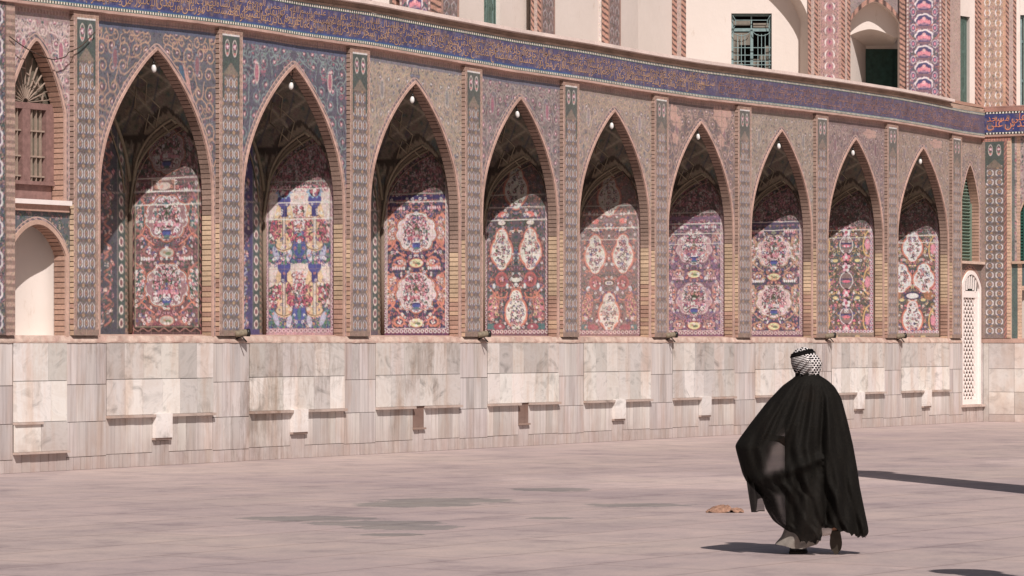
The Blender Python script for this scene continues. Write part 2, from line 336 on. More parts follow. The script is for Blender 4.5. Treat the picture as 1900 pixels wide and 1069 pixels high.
def panel_art(i, w=1.40, h=3.3):
    """carpet of painted tiles on the deep side of niche i"""
    random.seed(100+i)
    if i in (0, 2, 5, 6):
        st = {0: dict(bg=(112, 78, 84), bd=(52, 44, 44), f1=(160, 110, 96), f2=TEAL, ring=(WHT, ORG, MAR), fl=(PINK, (188, 122, 142), ROSE, WHT), side=((150, 95, 90), TEAL)),
              2: dict(bg=(58, 58, 98), bd=(120, 52, 84), f1=WHT, f2=NAVY, ring=(WHT, ORG, MAR), fl=(PINK, (222, 160, 172), ROSE, WHT), side=(ORG, (196, 122, 84))),
              5: dict(bg=(118, 92, 118), bd=(128, 78, 98), f1=(214, 192, 190), f2=(90, 96, 120), ring=((214, 192, 190), (150, 110, 130), (110, 80, 105)), fl=((190, 130, 145), (160, 90, 110), WHT), side=((170, 130, 120), (120, 110, 140))),
              6: dict(bg=(72, 68, 100), bd=(130, 78, 100), f1=(206, 188, 182), f2=(80, 90, 100), ring=(WHT, (176, 146, 120), (92, 80, 80)), fl=((186, 110, 130), PINK, WHT, MAR), side=((176, 130, 96), (128, 136, 110)))}[i]
        a = Art(w, h, st['bg'])
        a.mirror = True
        a.scatter(.12, .1, w/2, h, 170, (st['side'][0], PINK, ROSE, st['side'][1], (st['bg'][0]+40, st['bg'][1]+34, st['bg'][2]+30)), .02, .042)
        for cy in (.70, 1.72):
            for k in range(3): tulips(a, .25+.09*k, cy+.40, random.choice(st['fl']), 2)
            a.ell(.20, cy+.05, .13, .27, st['side'][0], 0, .1, 7); a.ell(.18, cy+.05, .09, .21, st['side'][1], 0, .1, 7)
            a.scatter(.10, cy-.15, .26, cy+.25, 12, (PINK, WHT, ORG), .018, .035)
            a.line(catmull([(.1, cy+.36), (.2, cy+.30), (.29, cy+.2), (.3, cy), (.27, cy-.18), (.16, cy-.30)], 4), .016, st['ring'][1])
            a.line(catmull([(.12, cy-.30), (.22, cy-.24), (.34, cy-.33), (.46, cy-.40)], 4), .022, st['ring'][1])
            a.ell(.36, cy-.50, .12, .085, st['side'][0], 0, .14, 8); a.ell(.36, cy-.50, .08, .05, st['bg']); a.flower(.36, cy-.50, .045, PINK, WHT, ROSE)
        a.mirror = False
        for cy in (.70, 1.72):
            medallion(a, w/2, cy, .30, .36, st['fl'], st['ring'], {0: (150, 112, 118), 2: (212, 184, 184), 5: (178, 142, 148), 6: (196, 168, 166)}[i])
            for k, c in ((1.25, MAR), (1.12, ORG), (1, (206, 200, 150) if i != 0 else (176, 172, 160))): a.ell(w/2, cy-.52, .13*k, .07*k, c)
            a.ell(w/2+.03, cy-.53, .06, .025, (110, 128, 96)); a.ell(w/2-.04, cy-.515, .03, .02, (160, 130, 100))
        a.rect(.1, 2.28, w-.1, 2.36, NAVY if i == 2 else st['bg'])
        a.scatter(.1, 2.36, w-.1, h, 230, (PINK, ROSE, WHT, (190, 120, 130)), .02, .04)
        if i == 0: medallion(a, w/2, 2.72, .30, .30, st['fl'], st['ring'], tuple((np.array(st['bg'])+60)))
        if i == 0: a.rect(.42, 2.12, .86, 2.30, (120, 90, 84)); a.frame(.42, 2.12, .86, 2.30, .012, (216, 190, 180)); a.ell(.64, 2.2, .14, .06, (186, 170, 160))
        a.frame(.095, .075, w-.095, h, .014, (150, 150, 120) if i == 0 else st['f1'])
        (border_vine if i == 0 else border_scallop)(a, .015, 0, w-.015, h+.1, .08, st['bd'], st['f1'], (150, 70, 80) if i == 0 else st['bd'])
        rp = {0: (2.12, 2.32, 1.92), 2: (2.24, 2.38), 5: (2.2, 2.0, 2.42, 1.8), 6: (2.16, 2.33)}[i]
    elif i == 1:
        a = Art(w, h, (190, 150, 150)); pk = (206, 168, 168)
        a.rect(.1, .06, w-.1, 2.3, (214, 186, 178))
        for b0 in (.07, 1.12):
            a.rect(.1, b0, w-.1, b0+.34, (46, 62, 130)); a.mirror = True
            a.scatter(.1, b0, w/2, b0+.36, 40, (TEAL, BLU, PINK, (84, 140, 150)), .02, .05, ((70, 130, 80), TEAL))
            a.ell(.5, b0+.12, .05, .10, (170, 170, 190), -.3); a.ell(.24, b0+.16, .05, .12, (160, 164, 186), .4)
            a.mirror = False
            a.ell(w/2, b0+.34, .13, .26, BLU); a.ell(w/2, b0+.42, .07, .09, (70, 150, 165)); a.ell(w/2, b0+.24, .04, .1, TEAL)
            for cx in (.40, w-.40):
                a.ell(cx, b0+.62, .19, .40, (206, 172, 128)); a.ell(cx, b0+.28, .16, .10, (206, 172, 128))
                a.rect(cx-.035, b0+.22, cx+.035, b0+.75, (226, 206, 190)); a.rect(cx-.035, b0+.22, cx-.022, b0+.75, (60, 50, 60)); a.rect(cx+.022, b0+.22, cx+.035, b0+.75, (60, 50, 60)); a.rect(cx-.005, b0+.22, cx+.005, b0+.75, (120, 80, 70))
                a.rect(cx-.06, b0+.74, cx+.06, b0+.9, (40, 50, 120)); a.ell(cx, b0+1.0, .13, .12, (44, 60, 140)); 
                a.ell(cx, b0+1.16, .15, .12, (120, 160, 190), 0, .15, 12); a.flower(cx, b0+1.15, .09, (225, 190, 190), ROSE, WHT)
                for sg in (-1, 1):
                    a.line(catmull([(cx+sg*.05, b0+.78), (cx+sg*.15, b0+.66), (cx+sg*.19, b0+.45), (cx+sg*.15, b0+.26), (cx, b0+.20)], 5), .013, (92, 60, 52))
                a.scatter(cx-.3, b0+.35, cx-.06, b0+.7, 12, (ROSE, (190, 70, 100)), .025, .045); a.scatter(cx+.06, b0+.35, cx+.3, b0+.7, 12, (ROSE, (190, 70, 100)), .025, .045)
            a.ell(w/2, b0+.72, .12, .22, (226, 196, 196)); a.scatter(w/2-.12, b0+.5, w/2+.12, b0+.9, 16, (ROSE, (196, 90, 110), WHT), .02, .04)
        a.rect(.1, 2.3, w-.1, h, (190, 158, 160)); a.scatter(.1, 2.28, w-.1, h, 240, (ROSE, (190, 90, 112), WHT, PINK), .02, .045)
        a.frame(.095, .06, w-.095, h, .012, (70, 110, 100))
        border_scallop(a, .015, 0, w-.015, h+.1, .075, (156, 112, 128), (206, 180, 180), (120, 70, 90)); rp = (2.30, 2.08, 1.82, 2.42)
    elif i in (3, 4):
        f = i == 4
        a = Art(w, h, (96, 88, 98) if not f else (118, 104, 106)); fl = (ROSE, (190, 72, 84), (84, 96, 136), WHT)
        a.mirror = True
        a.scatter(.1, .08, w/2, h, 170, ((150, 92, 92), ORG, (132, 70, 82), TEAL, (176, 120, 110), (140, 132, 150)), .022, .045)
        a.ell(.17, .12, .1, .07, TEAL); a.ell(.35, .13, .12, .06, (150, 66, 84))
        a.ell(.22, .50, .12, .27, (170, 104, 86), -.3); a.ell(.22, .46, .08, .2, (186, 110, 130), -.2); a.scatter(.12, .3, .32, .7, 14, (PINK, ROSE, YEL), .02, .035)
        a.line(catmull([(.12, .86), (.24, .74), (.30, .66), (.46, .66), (.52, .74)], 5), .022, ORG)
        a.ell(.40, .98, .13, .14, (168, 72, 72)); a.ell(.40, .98, .09, .10, (140, 70, 76)); a.flower(.4, .98, .05, ORG, PINK, ROSE); a.ell(.52, .86, .03, .05, (186, 200, 215)); a.ell(.24, .86, .03, .05, (186, 200, 215))
        a.mirror = False
        cartouche(a, w/2, .42, .42, .70, fl); cartouche(a, .40, 1.52, .42, .70, fl); cartouche(a, w-.40, 1.52, .42, .70, fl)
        a.ell(w/2, .97, .12, .06, (70, 64, 60)); a.ell(w/2, .97, .09, .04, (214, 200, 186))
        for cx in (.4, w-.4): a.ell(cx, 2.0, .1, .055, (70, 64, 60)); a.ell(cx, 2.0, .08, .04, (206, 192, 182)); a.ell(cx, 2.15, .08, .05, (206, 84, 72))
        cartouche(a, w/2, 2.62, .46, .72, fl)
        a.frame(.095, .075, w-.095, h, .012, (70, 110, 112))
        border_scallop(a, .015, 0, w-.015, h+.1, .08, (128, 74, 90), (212, 194, 190), (128, 74, 90)); rp = (2.05, 2.28, 2.5) if not f else (2.02, 2.28, 2.44, 1.8)
        if f: fade(a, .18, (196, 160, 150))
    else:
        e = i == 8
        a = Art(w, h, (108, 92, 84)); a.mirror = True
        a.scatter(.1, .08, w/2, h, 180, (YEL, (186, 150, 80), PINK, (206, 84, 120), TEAL, (90, 92, 110)), .022, .045)
        for cy in (.35, 1.15, 1.95):
            a.line(catmull([(.12, cy+.32), (.24, cy+.22), (.30, cy), (.26, cy-.2), (.14, cy-.26)], 5), .03, (196, 160, 84)); a.ell(.2, cy, .06, .12, (208, 120, 140)); a.ell(.44, cy-.34, .11, .07, (84, 96, 96)); a.ell(.44, cy-.34, .06, .035, YEL)
        a.mirror = False
        if e:
            for cx, cy, ww, hh in ((w/2, .40, .46, .74), (.42, 1.30, .50, .62), (w-.42, 1.30, .50, .62), (w/2, 2.02, .46, .66)): cartouche(a, cx, cy, ww, hh, ((60, 58, 96), PINK, ROSE), (232, 218, 210))
            a.ell(w/2, .90, .20, .09, (50, 54, 92)); a.ell(w/2, .90, .15, .06, (230, 210, 205)); a.ell(.3, .9, .12, .09, (150, 100, 60)); a.ell(w-.3, .9, .12, .09, (150, 100, 60))
        else:
            for cy in (.42, 1.18, 1.94):
                a.ell(w/2, cy, .16, .19, (230, 210, 210)); a.ell(w/2, cy, .145, .17, (130, 110, 110)); a.rect(w/2-.13, cy+.02, w/2+.13, cy+.05, NAVY); a.rect(w/2-.13, cy-.06, w/2+.13, cy-.03, TEAL); a.ell(w/2, cy-.02, .1, .03, (206, 70, 110))
                a.flower(w/2, cy+.28, .10, (226, 150, 170), WHT, ROSE); a.flower(w/2, cy-.26, .09, PINK, (206, 90, 120), WHT)
        a.rect(.1, 2.34, w-.1, h, (140, 110, 110)); a.scatter(.1, 2.3, w-.1, h, 190, (PINK, ROSE, WHT, TEAL), .02, .04)
        a.frame(.13, .11, w-.13, h, .014, WHT)
        border_scallop(a, .07, .05, w-.07, h+.1, .075, (150, 60, 100), (230, 208, 208), (120, 90, 120)); a.frame(.0, .0, w, h+.1, .06, (142, 128, 112)); rp = (2.26, 2.10)
    a.mirror = True
    for _ in range(90): a.spiral(random.uniform(.12, w/2), random.uniform(.1, 2.3), random.uniform(.018, .035), .009, random.choice(((224, 212, 206), (224, 212, 206), (70, 84, 140), (196, 120, 90))), 1.1, random.uniform(0, 6), random.choice((-1, 1)))
    a.mirror = False
    grout(a, tuple(np.array((150, 125, 118)))); repairs(a, rp, .02, w-.02)
    g_ = a.a.mean(2, keepdims=True); a.a = a.a*.9+g_*.1; fade(a, .08, (176, 140, 132)); a.a = np.clip(1.5*a.a**1.14, 0, .76); k_ = int(2.36*a.res); a.a[k_:] = a.a[k_:]*.50+L(100, 98, 86)*.22  # panel top darkened and greyed: the niche shade painted into the tiles
    return a

def scroll_art(i, w, h):
    """arabesque of a spandrel"""
    random.seed(40+i)
    st = [((100, 100, 110), (184, 140, 108), (140, 88, 98), 0), ((94, 92, 108), (128, 146, 146), (170, 88, 106), 0), ((156, 140, 126), (176, 150, 118), (134, 134, 134), .12),
          ((126, 112, 112), (162, 146, 140), (158, 84, 106), .05), ((152, 134, 122), (180, 150, 120), (140, 128, 134), .15), ((122, 104, 100), (176, 140, 124), (140, 100, 108), .1),
          ((150, 134, 118), (170, 148, 126), (124, 124, 124), .15), ((134, 110, 108), (166, 140, 130), (120, 84, 96), .1), ((148, 126, 112), (166, 140, 120), (124, 108, 112), .15), ((166, 140, 136), (206, 180, 172), (176, 90, 112), 0)][i]
    a = Art(w, h, st[0], 110); a.mirror = True
    base = np.array(st[0])
    a.scatter(0, 0, w/2, h, int(260*w/2.87), (st[2], tuple(np.minimum(base+26, 255)), tuple(base-24), (96, 112, 140)), .018, .045, (tuple(base-16), (88, 104, 100)))
    for _ in range(int(130*w/2.87)):
        x, y = random.uniform(.05, w/2-.05), random.uniform(.1, h-.1); a.spiral(x, y, random.uniform(.04, .09), .012, random.choice((st[1], st[2], tuple(base+22), tuple(base-22))), 1.3, random.uniform(0, 6), random.choice((-1, 1)))
    gy = h-.2
    while gy > .1:
        for gx in np.arange(.14, w/2, .27):
            x, y = gx+random.uniform(-.04, .04), gy+random.uniform(-.05, .05); sg = random.choice((-1, 1)); a0 = random.uniform(0, 6); r_ = random.uniform(.11, .16)
            a.spiral(x, y, r_, .021, st[1], 1.25, a0, sg); a.line(catmull([(x+r_*cos(a0), y+r_*sin(a0)), (x+r_*1.3*cos(a0-sg*.5), y+r_*1.3*sin(a0-sg*.5)), (x+r_*1.9*cos(a0-sg*.7), y+r_*1.9*sin(a0-sg*.7))], 3), .017, st[1])
            a.flower(x, y, .035, st[2], tuple(np.minimum(np.array(st[2])+40, 255)), WHT)
        gy -= .27
    for k in range(7):
        x = .08+k*.19; a.spiral(x, h-.30-.05*(k % 2), .09, .018, st[1], 1.2, pi/2, 1 if k % 2 else -1)
    a.ell(.36*w/2.87+.1, h-.62, .07, .17, (206, 186, 176) if i in (1, 9) else tuple(base+34)); a.ell(.36*w/2.87+.1, h-.62, .05, .14, st[2])
    a.mirror = False
    a.rect(0, h-.20, w, h-.11, tuple((base*.5+np.array((70, 90, 130))*.5).astype(int)) if i < 4 else tuple(base-8))
    a.rect(0, h-.11, w, h, (176, 140, 124))
    for x in np.arange(0, w, .07): a.rect(x, h-.105, x+.03, h-.05, (146, 104, 92) if i not in (0, 1) else (160, 120, 108))
    if i == 5:
        for x, y, r in ((.35, h-.35, .14), (.55, h-.5, .1), (.4, h-.8, .1), (2.35, h-.35, .18), (2.1, h-.25, .12), (2.6, h-.2, .1), (2.3, h-.75, .1)): a.ell(x, y, r, r*1.3, (186, 140, 122), random.random(), .2, 5)
    if i == 0: a.ell(2.25, h-1.0, .05, .34, (196, 140, 126), .35, .25, 5); a.ell(2.06, h-.75, .06, .12, (60, 100, 130), .4)
    if i in (7, 8): a.ell(2.2, h-.3, .3, .09, (184, 140, 124), 0, .2, 5)
    grout(a, tuple(base-10), .21)
    fade(a, st[3], (178, 148, 134))
    fade(a, .05, (170, 130, 120))
    return a

def pil_art(seed, w=.42, h=4.45, faded=0., wide=False):
    random.seed(seed); a = Art(w, h, (122, 108, 102), 170); a.mirror = False; p = .212
    for k in range(int(h/p)+1):
        y = k*p+.10
        a.rect(0, y+.085, w, y+.13, (104, 92, 84))
        for j in range(4 if not wide else 3):
            a.ell(j*w/3, y+.107, .03, .022, (182, 146, 90) if (j+k) % 2 else (92, 112, 112)); a.ell(j*w/3, y+.107, .013, .010, (150, 70, 60))
        n = 3 if not wide else 2
        for j in range(n):
            cx = (j+.5)*w/n; q = w/n/.14
            a.ell(cx, y, .056*q, .085, (84, 88, 112)); a.ell(cx, y+.01, .046*q, .07, (118, 106, 98))
            for sg in (-1, 1): a.line([(cx+sg*.030*q, y+.052), (cx+sg*.048*q, y+.028), (cx+sg*.048*q, y-.040), (cx+sg*.030*q, y-.060)], .014*q, (216, 210, 210))
            a.line([(cx-.03*q, y+.055), (cx, y+.078), (cx+.03*q, y+.055)], .008, (176, 170, 172))
            a.ell(cx, y-.002, .022*q, .036, (178, 132, 90)); a.ell(cx, y-.002, .011*q, .018, (110, 70, 84)); a.ell(cx, y-.072, .024*q, .012, (84, 96, 126))
    t = h; g = (60, 86, 82)
    a.rect(0, t-.95, .045, t, g); a.rect(w-.045, t-.95, w, t, g); a.rect(0, t-.55, w, t, g)
    for k in range(10):                                    # pointed top of the honeycomb
        hw = (k+1)*w*.045; a.rect(w/2-hw, t-.60+(9-k)*.018, w/2+hw, t-.58+(9-k)*.018, (124, 112, 96))
    for cx in (w*.28, w*.72): a.ell(cx, t-.20, .062, .13, (200, 188, 180)); a.ell(cx, t-.19, .046, .10, (90, 104, 96)); a.flower(cx, t-.18, .045, (186, 84, 112), (206, 160, 176), WHT); a.ell(cx, t-.285, .03, .02, (196, 96, 90))
    fade(a, faded, (156, 128, 118)); fade(a, .12, (170, 130, 118))
    return a

def brick_strip(mb, path, nrm, depthdir, d0, d1, seed, recess=.010, bh=.070, mh=.012, tone=None):
    """a strip of thin brick courses following path; nrm pushes the joints in"""
    r = np.random.RandomState(seed); path = np.asarray(path, float)
    seg = np.linalg.norm(np.diff(path, axis=0), axis=1); S = np.concatenate([[0], np.cumsum(seg)]); T = S[-1]
    s = 0; st = []; cols = []
    while s < T:
        h = bh*r.uniform(.9, 1.1); z = np.interp(s, S, path[:, 2])
        t = tone(z, s) if tone else np.array(L(178, 136, 116)); c = t*r.uniform(.84, 1.12)
        for a_, q, k in ((s+.002, 0, c), (s+h-.002, 0, c), (s+h, 1, L(112, 88, 76)), (s+h+mh-.002, 1, L(112, 88, 76))): st.append((min(a_, T), q)); cols.append(k)
        s += h+mh
    st = np.array(st); P = np.stack([np.interp(st[:, 0], S, path[:, k]) for k in range(3)], -1)
    N = np.stack([np.interp(st[:, 0], S, nrm[:, k]) for k in range(3)], -1)
    P = P+N*(st[:, 1:2]*recess); dd = np.array(depthdir, float)
    G = np.stack([P+dd*d0, P+dd*d1], 1); K = np.repeat(np.array(cols)[:, None], 2, 1)
    mb.grid(G, K)

# ------------------------------------------------------------------ the arcade
PL = [-.03, 3.442, 6.968, 10.455, 13.764, 17.173, 20.6, 24.132, 27.649, 31.144]
PW = [.568, .600, .575, .56, .575, .55, .585, .58, .565, .55]
CORNER = 33.03; PY = -.07
Z_SILL, Z_COR = 1.89, 6.505
ARC = catmull([(0, 6.06), (.2, 5.925), (.4, 5.755), (.6, 5.56), (.8, 5.33), (.95, 5.12), (1.08, 4.90), (1.18, 4.69), (1.26, 4.44), (1.307, 4.2), (1.32, 3.95), (1.3225, 3.7)], 6)
def arch_z(x, hw=1.3225):
    q = np.abs(np.asarray(x, float))/hw*1.3225; return np.interp(q, ARC[:, 0], ARC[:, 1])
def arch_path(cx, hw, zbase):
    R = [(hw, zbase)]+[(p[0]/1.3225*hw, p[1]) for p in ARC[::-1]]
    R = np.array(R); Lf = R[::-1].copy()[1:]; Lf[:, 0] *= -1
    A = np.vstack([R, Lf]); return np.stack([cx+A[:, 0], np.zeros(len(A)), A[:, 1]], -1)
wall = empty('arcade_wall', 'long two-row courtyard wall with nine pointed tiled niches over a marble dado', 'wall', (0, 0, 0))
NB = 9
R_ = [PL[i]+PW[i] for i in range(10)]
bays = [(R_[i], PL[i+1]) for i in range(NB)]

def tone_jamb(seed):
    r = np.random.RandomState(seed); a, b = r.uniform(2.2, 2.9), r.uniform(3.3, 3.8)
    def f(z, s):
        if z > b: return L(166, 136, 120)
        if z > a: return L(212, 180, 144)
        return L(188, 144, 122) if r.rand() < .6 else L(206, 168, 134)
    return f

PANEL_LABEL = ['dull maroon tile panel with two rose medallions and blue vases', 'pink and white tile panel with cobalt blue columns and vases', 'navy tile panel with two white rose medallions and orange scrolls',
               'grey-red tile panel with three white flowered cartouches', 'faded tile panel with three white flowered cartouches', 'mauve tile panel with pale repair joints and two medallions',
               'indigo and olive tile panel with two rose medallions', 'yellow and pink tile panel with a column of three vases', 'ochre and pink tile panel with four white cartouches']
D = 1.57; Y0 = .17
BP = catmull([(Y0-.02, 4.3), (Y0+.06, 4.7), (.34, 4.95), (.50, 5.13)], 8)
BQ = catmull([(.50, 5.13), (.78, 5.02), (1.10, 4.84), (1.35, 4.58), (1.48, 4.28), (D, 3.78)], 8)
SIDE = np.vstack([BP, BQ[1:]])
def side_z(y): return np.interp(y, SIDE[:, 0], SIDE[:, 1])

VA = Art(2.9, 3.3, (112, 104, 90), 60); random.seed(3)
VA.dense = 1
for _ in range(900):
    VA.scatter(0, 0, 2.9, 3.3, 1, ((140, 130, 108), (110, 84, 80), (76, 88, 98), (130, 112, 86)), .03, .06)
for k in range(-8, 12):
    VA.line([(k*.45, 0), (k*.45+2.2, 3.3)], .03, (150, 142, 122)); VA.line([(k*.45, 0), (k*.45-2.2, 3.3)], .03, (150, 142, 122)); VA.line([(0, k*.3+.1), (2.9, k*.3+.1)], .02, (66, 78, 92))

def niche(i):
    a, b = bays[i]; jl, jr = a+.11, b-.11; cx = (jl+jr)/2; hw = (jr-jl)/2
    WR, WLf = jr+.045, jl-.045; hw2 = hw+.045
    nz = empty('niche', None, None); del nz['label']; del nz['category']; nz.parent = wall
    # brick reveal, stepping round the whole arch
    P = arch_path(cx, hw, Z_SILL); t = np.gradient(P, axis=0); t /= np.linalg.norm(t, axis=1)[:, None]
    N = np.stack([t[:, 2], 0*t[:, 0], -t[:, 0]], -1)
    mb = MB(); brick_strip(mb, P, N, (0, 1, 0), 0, Y0, 10+i, tone=tone_jamb(i), bh=.066, mh=.010)
    G = np.stack([P+np.array((0, Y0, 0)), P+N*.16+np.array((0, Y0, 0))], 1); mb.grid(G, L(120, 90, 78))
    mb.build('brick_reveal', M_BRICK, nz, True)
    # moulded rim on the face of the wall
    mb = MB(); G = np.stack([P+N*.008+np.array((0, -.004, 0)), P+N*.008+np.array((0, -.02, 0)), P+N*.052+np.array((0, -.02, 0)), P+N*.052+np.array((0, -.004, 0))], 1)
    k = np.random.RandomState(i).uniform(.86, 1.1, (len(P), 1, 1)); mb.grid(G, (np.ones((len(P), 4, 3))*L(198, 156, 138)*k))
    mb.build('arch_rim', M_BRICK, nz, True)
    # deep wall on the right with its carpet of tiles
    art = panel_art(i); ny, nzv = 118, 235
    yy = np.linspace(Y0+.0, D, ny); tt = np.linspace(0, 1, nzv); top = side_z(yy)
    Z = 1.92+(top[:, None]-1.92)*tt[None]; Yg = np.repeat(yy[:, None], nzv, 1)
    mb = MB(); P3 = np.stack([np.full_like(Z, WR), Yg, Z], -1)
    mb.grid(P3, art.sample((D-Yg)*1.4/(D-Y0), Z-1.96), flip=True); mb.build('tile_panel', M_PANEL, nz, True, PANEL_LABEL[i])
    mb = MB(); P3 = np.stack([np.full_like(Z, WLf), Yg, Z], -1)[::2, ::2]
    mb.grid(P3, art.sample((Yg-Y0)[::2, ::2], (Z-1.96)[::2, ::2])); mb.build('side_tile_panel', M_TILE, nz, True)
    # back wall: vine strip, white cartouche border, field
    random.seed(60+i); bc = [(60, 74, 88), (44, 52, 112), (86, 84, 96), (110, 90, 96), (110, 90, 96), (116, 96, 100), (90, 84, 100), (110, 96, 90), (110, 96, 90)][i]
    ba = Art(2*hw2, 4.2, bc, 100); ba.mirror = True
    for k in range(16):
        y = .1+k*.27; ba.line(catmull([(.62-.0, y), (.46, y+.09), (.62, y+.18), (.5, y+.27)], 4), .03, (176, 104, 84) if i != 1 else (150, 160, 190)); ba.scatter(.4, y, 1.2, y+.27, 9, (PINK, (176, 104, 84), TEAL, WHT), .02, .05)
    ba.rect(.12, .06, .30, 4.2, (56, 88, 86)); ba.rect(.29, .06, .305, 4.2, (150, 150, 140))
    for y in np.arange(.14, 4.2, .205): ba.ell(.21, y, .055, .072, WHT); ba.ell(.21, y, .035, .05, (110, 60, 70))
    ba.rect(0, 0, .12, 4.2, (150, 122, 104))
    for y in np.arange(.04, 4.2, .10): ba.ell(.04, y, .03, .03, (78, 66, 56)); ba.ell(.08, y+.05, .03, .03, (70, 84, 70))
    ba.mirror = False; repairs(ba, (2.1,), 0, 2*hw2); fade(ba, .12, (170, 130, 118))
    nx = 110; xx = np.linspace(-hw2, hw2, nx); top = arch_z(xx, hw2)+.04; nzv = 170; tt = np.linspace(0, 1, nzv)
    Z = 1.92+(top[:, None]-1.92)*tt[None]; X = np.repeat(xx[:, None], nzv, 1)
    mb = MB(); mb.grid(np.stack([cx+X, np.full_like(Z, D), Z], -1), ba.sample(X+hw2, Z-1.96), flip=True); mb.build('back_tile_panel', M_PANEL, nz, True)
    # vault
    nx, ny = 130, 90; u = np.linspace(-1, 1, nx); xx = hw2*np.sign(u)*(1-(1-np.abs(u))**1.0); v = np.linspace(0, 1, ny); yy = (Y0-.02)+(D-Y0+.02)*v
    X, Yg = np.meshgrid(xx, yy, indexing='ij'); Az = arch_z(X, hw2)+.04; Bz = side_z(Yg); Zc = np.maximum(Az, Bz)
    mb = MB(); colr = VA.sample(X+1.4, (Zc-3.7)*.8+Yg*.8); dif = np.abs(Az-Bz); saw = np.abs((Yg*9) % 1-.5)*.06
    gb = dif < .20; ge = (dif > .13-saw) & (dif < .20)
    colr = np.where(gb[..., None], L(124, 112, 92), colr); colr = np.where(ge[..., None], L(70, 62, 52), colr)
    bb = (Bz > Az) & (np.abs(X) > hw2-.22+saw); colr = np.where((bb & ~gb)[..., None], L(116, 104, 86), colr); colr = np.where(((np.abs(X) > hw2-.25) & (np.abs(X) < hw2-.20+saw))[..., None], L(64, 56, 48), colr)
    mb.grid(np.stack([cx+X, Yg, Zc], -1), colr, smooth=False); mb.build('vault', M_TILE, nz, True)
    # ribs: over the two side walls, over the back wall and along the groins
    mb = MB(); rc = L(146, 134, 112)
    for sx, w_ in ((WR-.02, 1), (WLf+.02, -1)):
        mb.tube([(sx, y, z-.02) for y, z in SIDE], .022, 6, rc); mb.tube([(sx, y*.95+.05, z-.13) for y, z in SIDE[6:]], .008, 5, L(150, 130, 110))
    xs = np.linspace(-hw2+.02, hw2-.02, 60); mb.tube([(cx+x, D-.02, arch_z(x, hw2)+.02) for x in xs], .03, 6, rc)
    mb.tube([(cx+x*.9, D-.02, arch_z(x, hw2)-.16) for x in xs], .014, 5, rc)
    for w_ in (1, -1):
        pts = []
        for y, z in SIDE[::-1][:44]:
            x = np.interp(-(z-.04), -ARC[:, 1], ARC[:, 0])/1.3225*hw2; pts.append((cx+w_*min(x, hw2-.01), y, z+.0))
        mb.tube(pts, .022, 6, rc)
        mb.tube([(cx+w_*(hw2-.02), D-.03, 1.95), (cx+w_*(hw2-.02), D-.03, 3.75)], .034, 8, L(128, 108, 92))
    # net of flat ribs and lozenges under the crown
    for y_, dz_ in ((.62, -.0), (1.1, -.02)):
        for q in (.25, .55, .85):
            for w_ in (1, -1):
                zz = 4.6+q*1.2; x = np.interp(-zz, -ARC[:, 1], ARC[:, 0])/1.3225*hw2; z2 = zz-.30; x2 = np.interp(-z2, -ARC[:, 1], ARC[:, 0])/1.3225*hw2
                if z2+.04 > side_z(.9): mb.tube([(cx+w_*x, y_, zz+.035), (cx+w_*(x+x2)/2, (y_+.86)/2, (zz+z2)/2+.045), (cx+w_*x2, .86, z2+.04)], .011, 4, rc)
                z3 = min(zz+.30, 5.98); x3 = np.interp(-z3, -ARC[:, 1], ARC[:, 0])/1.3225*hw2; mb.tube([(cx+w_*x, y_, zz+.035), (cx+w_*(x+x3)/2, (y_+.86)/2, (zz+z3)/2+.045), (cx+w_*x3, .86, z3+.035)], .011, 4, rc)
    mb.build('vault_rib', M_BRICK, nz, True)
    # sill of the niche
    mb = MB(); mb.grid(np.array([[(WLf-.02, Y0, 1.92), (WLf-.02, D+.02, 1.92)], [(WR+.02, Y0, 1.92), (WR+.02, D+.02, 1.92)]]), L(176, 136, 118))
    mb.grid(np.array([[(jl, 0, Z_SILL), (jl, Y0, 1.925)], [(jr, 0, Z_SILL), (jr, Y0, 1.925)]]), L(196, 156, 136))
    mb.grid(np.array([[(jl, Y0+.0, 1.925), (jl, Y0+.01, 1.915)], [(jr, Y0, 1.925), (jr, Y0+.01, 1.915)]]), L(196, 156, 136)); mb.build('niche_sill', M_BRICK, nz, True)
    return cx

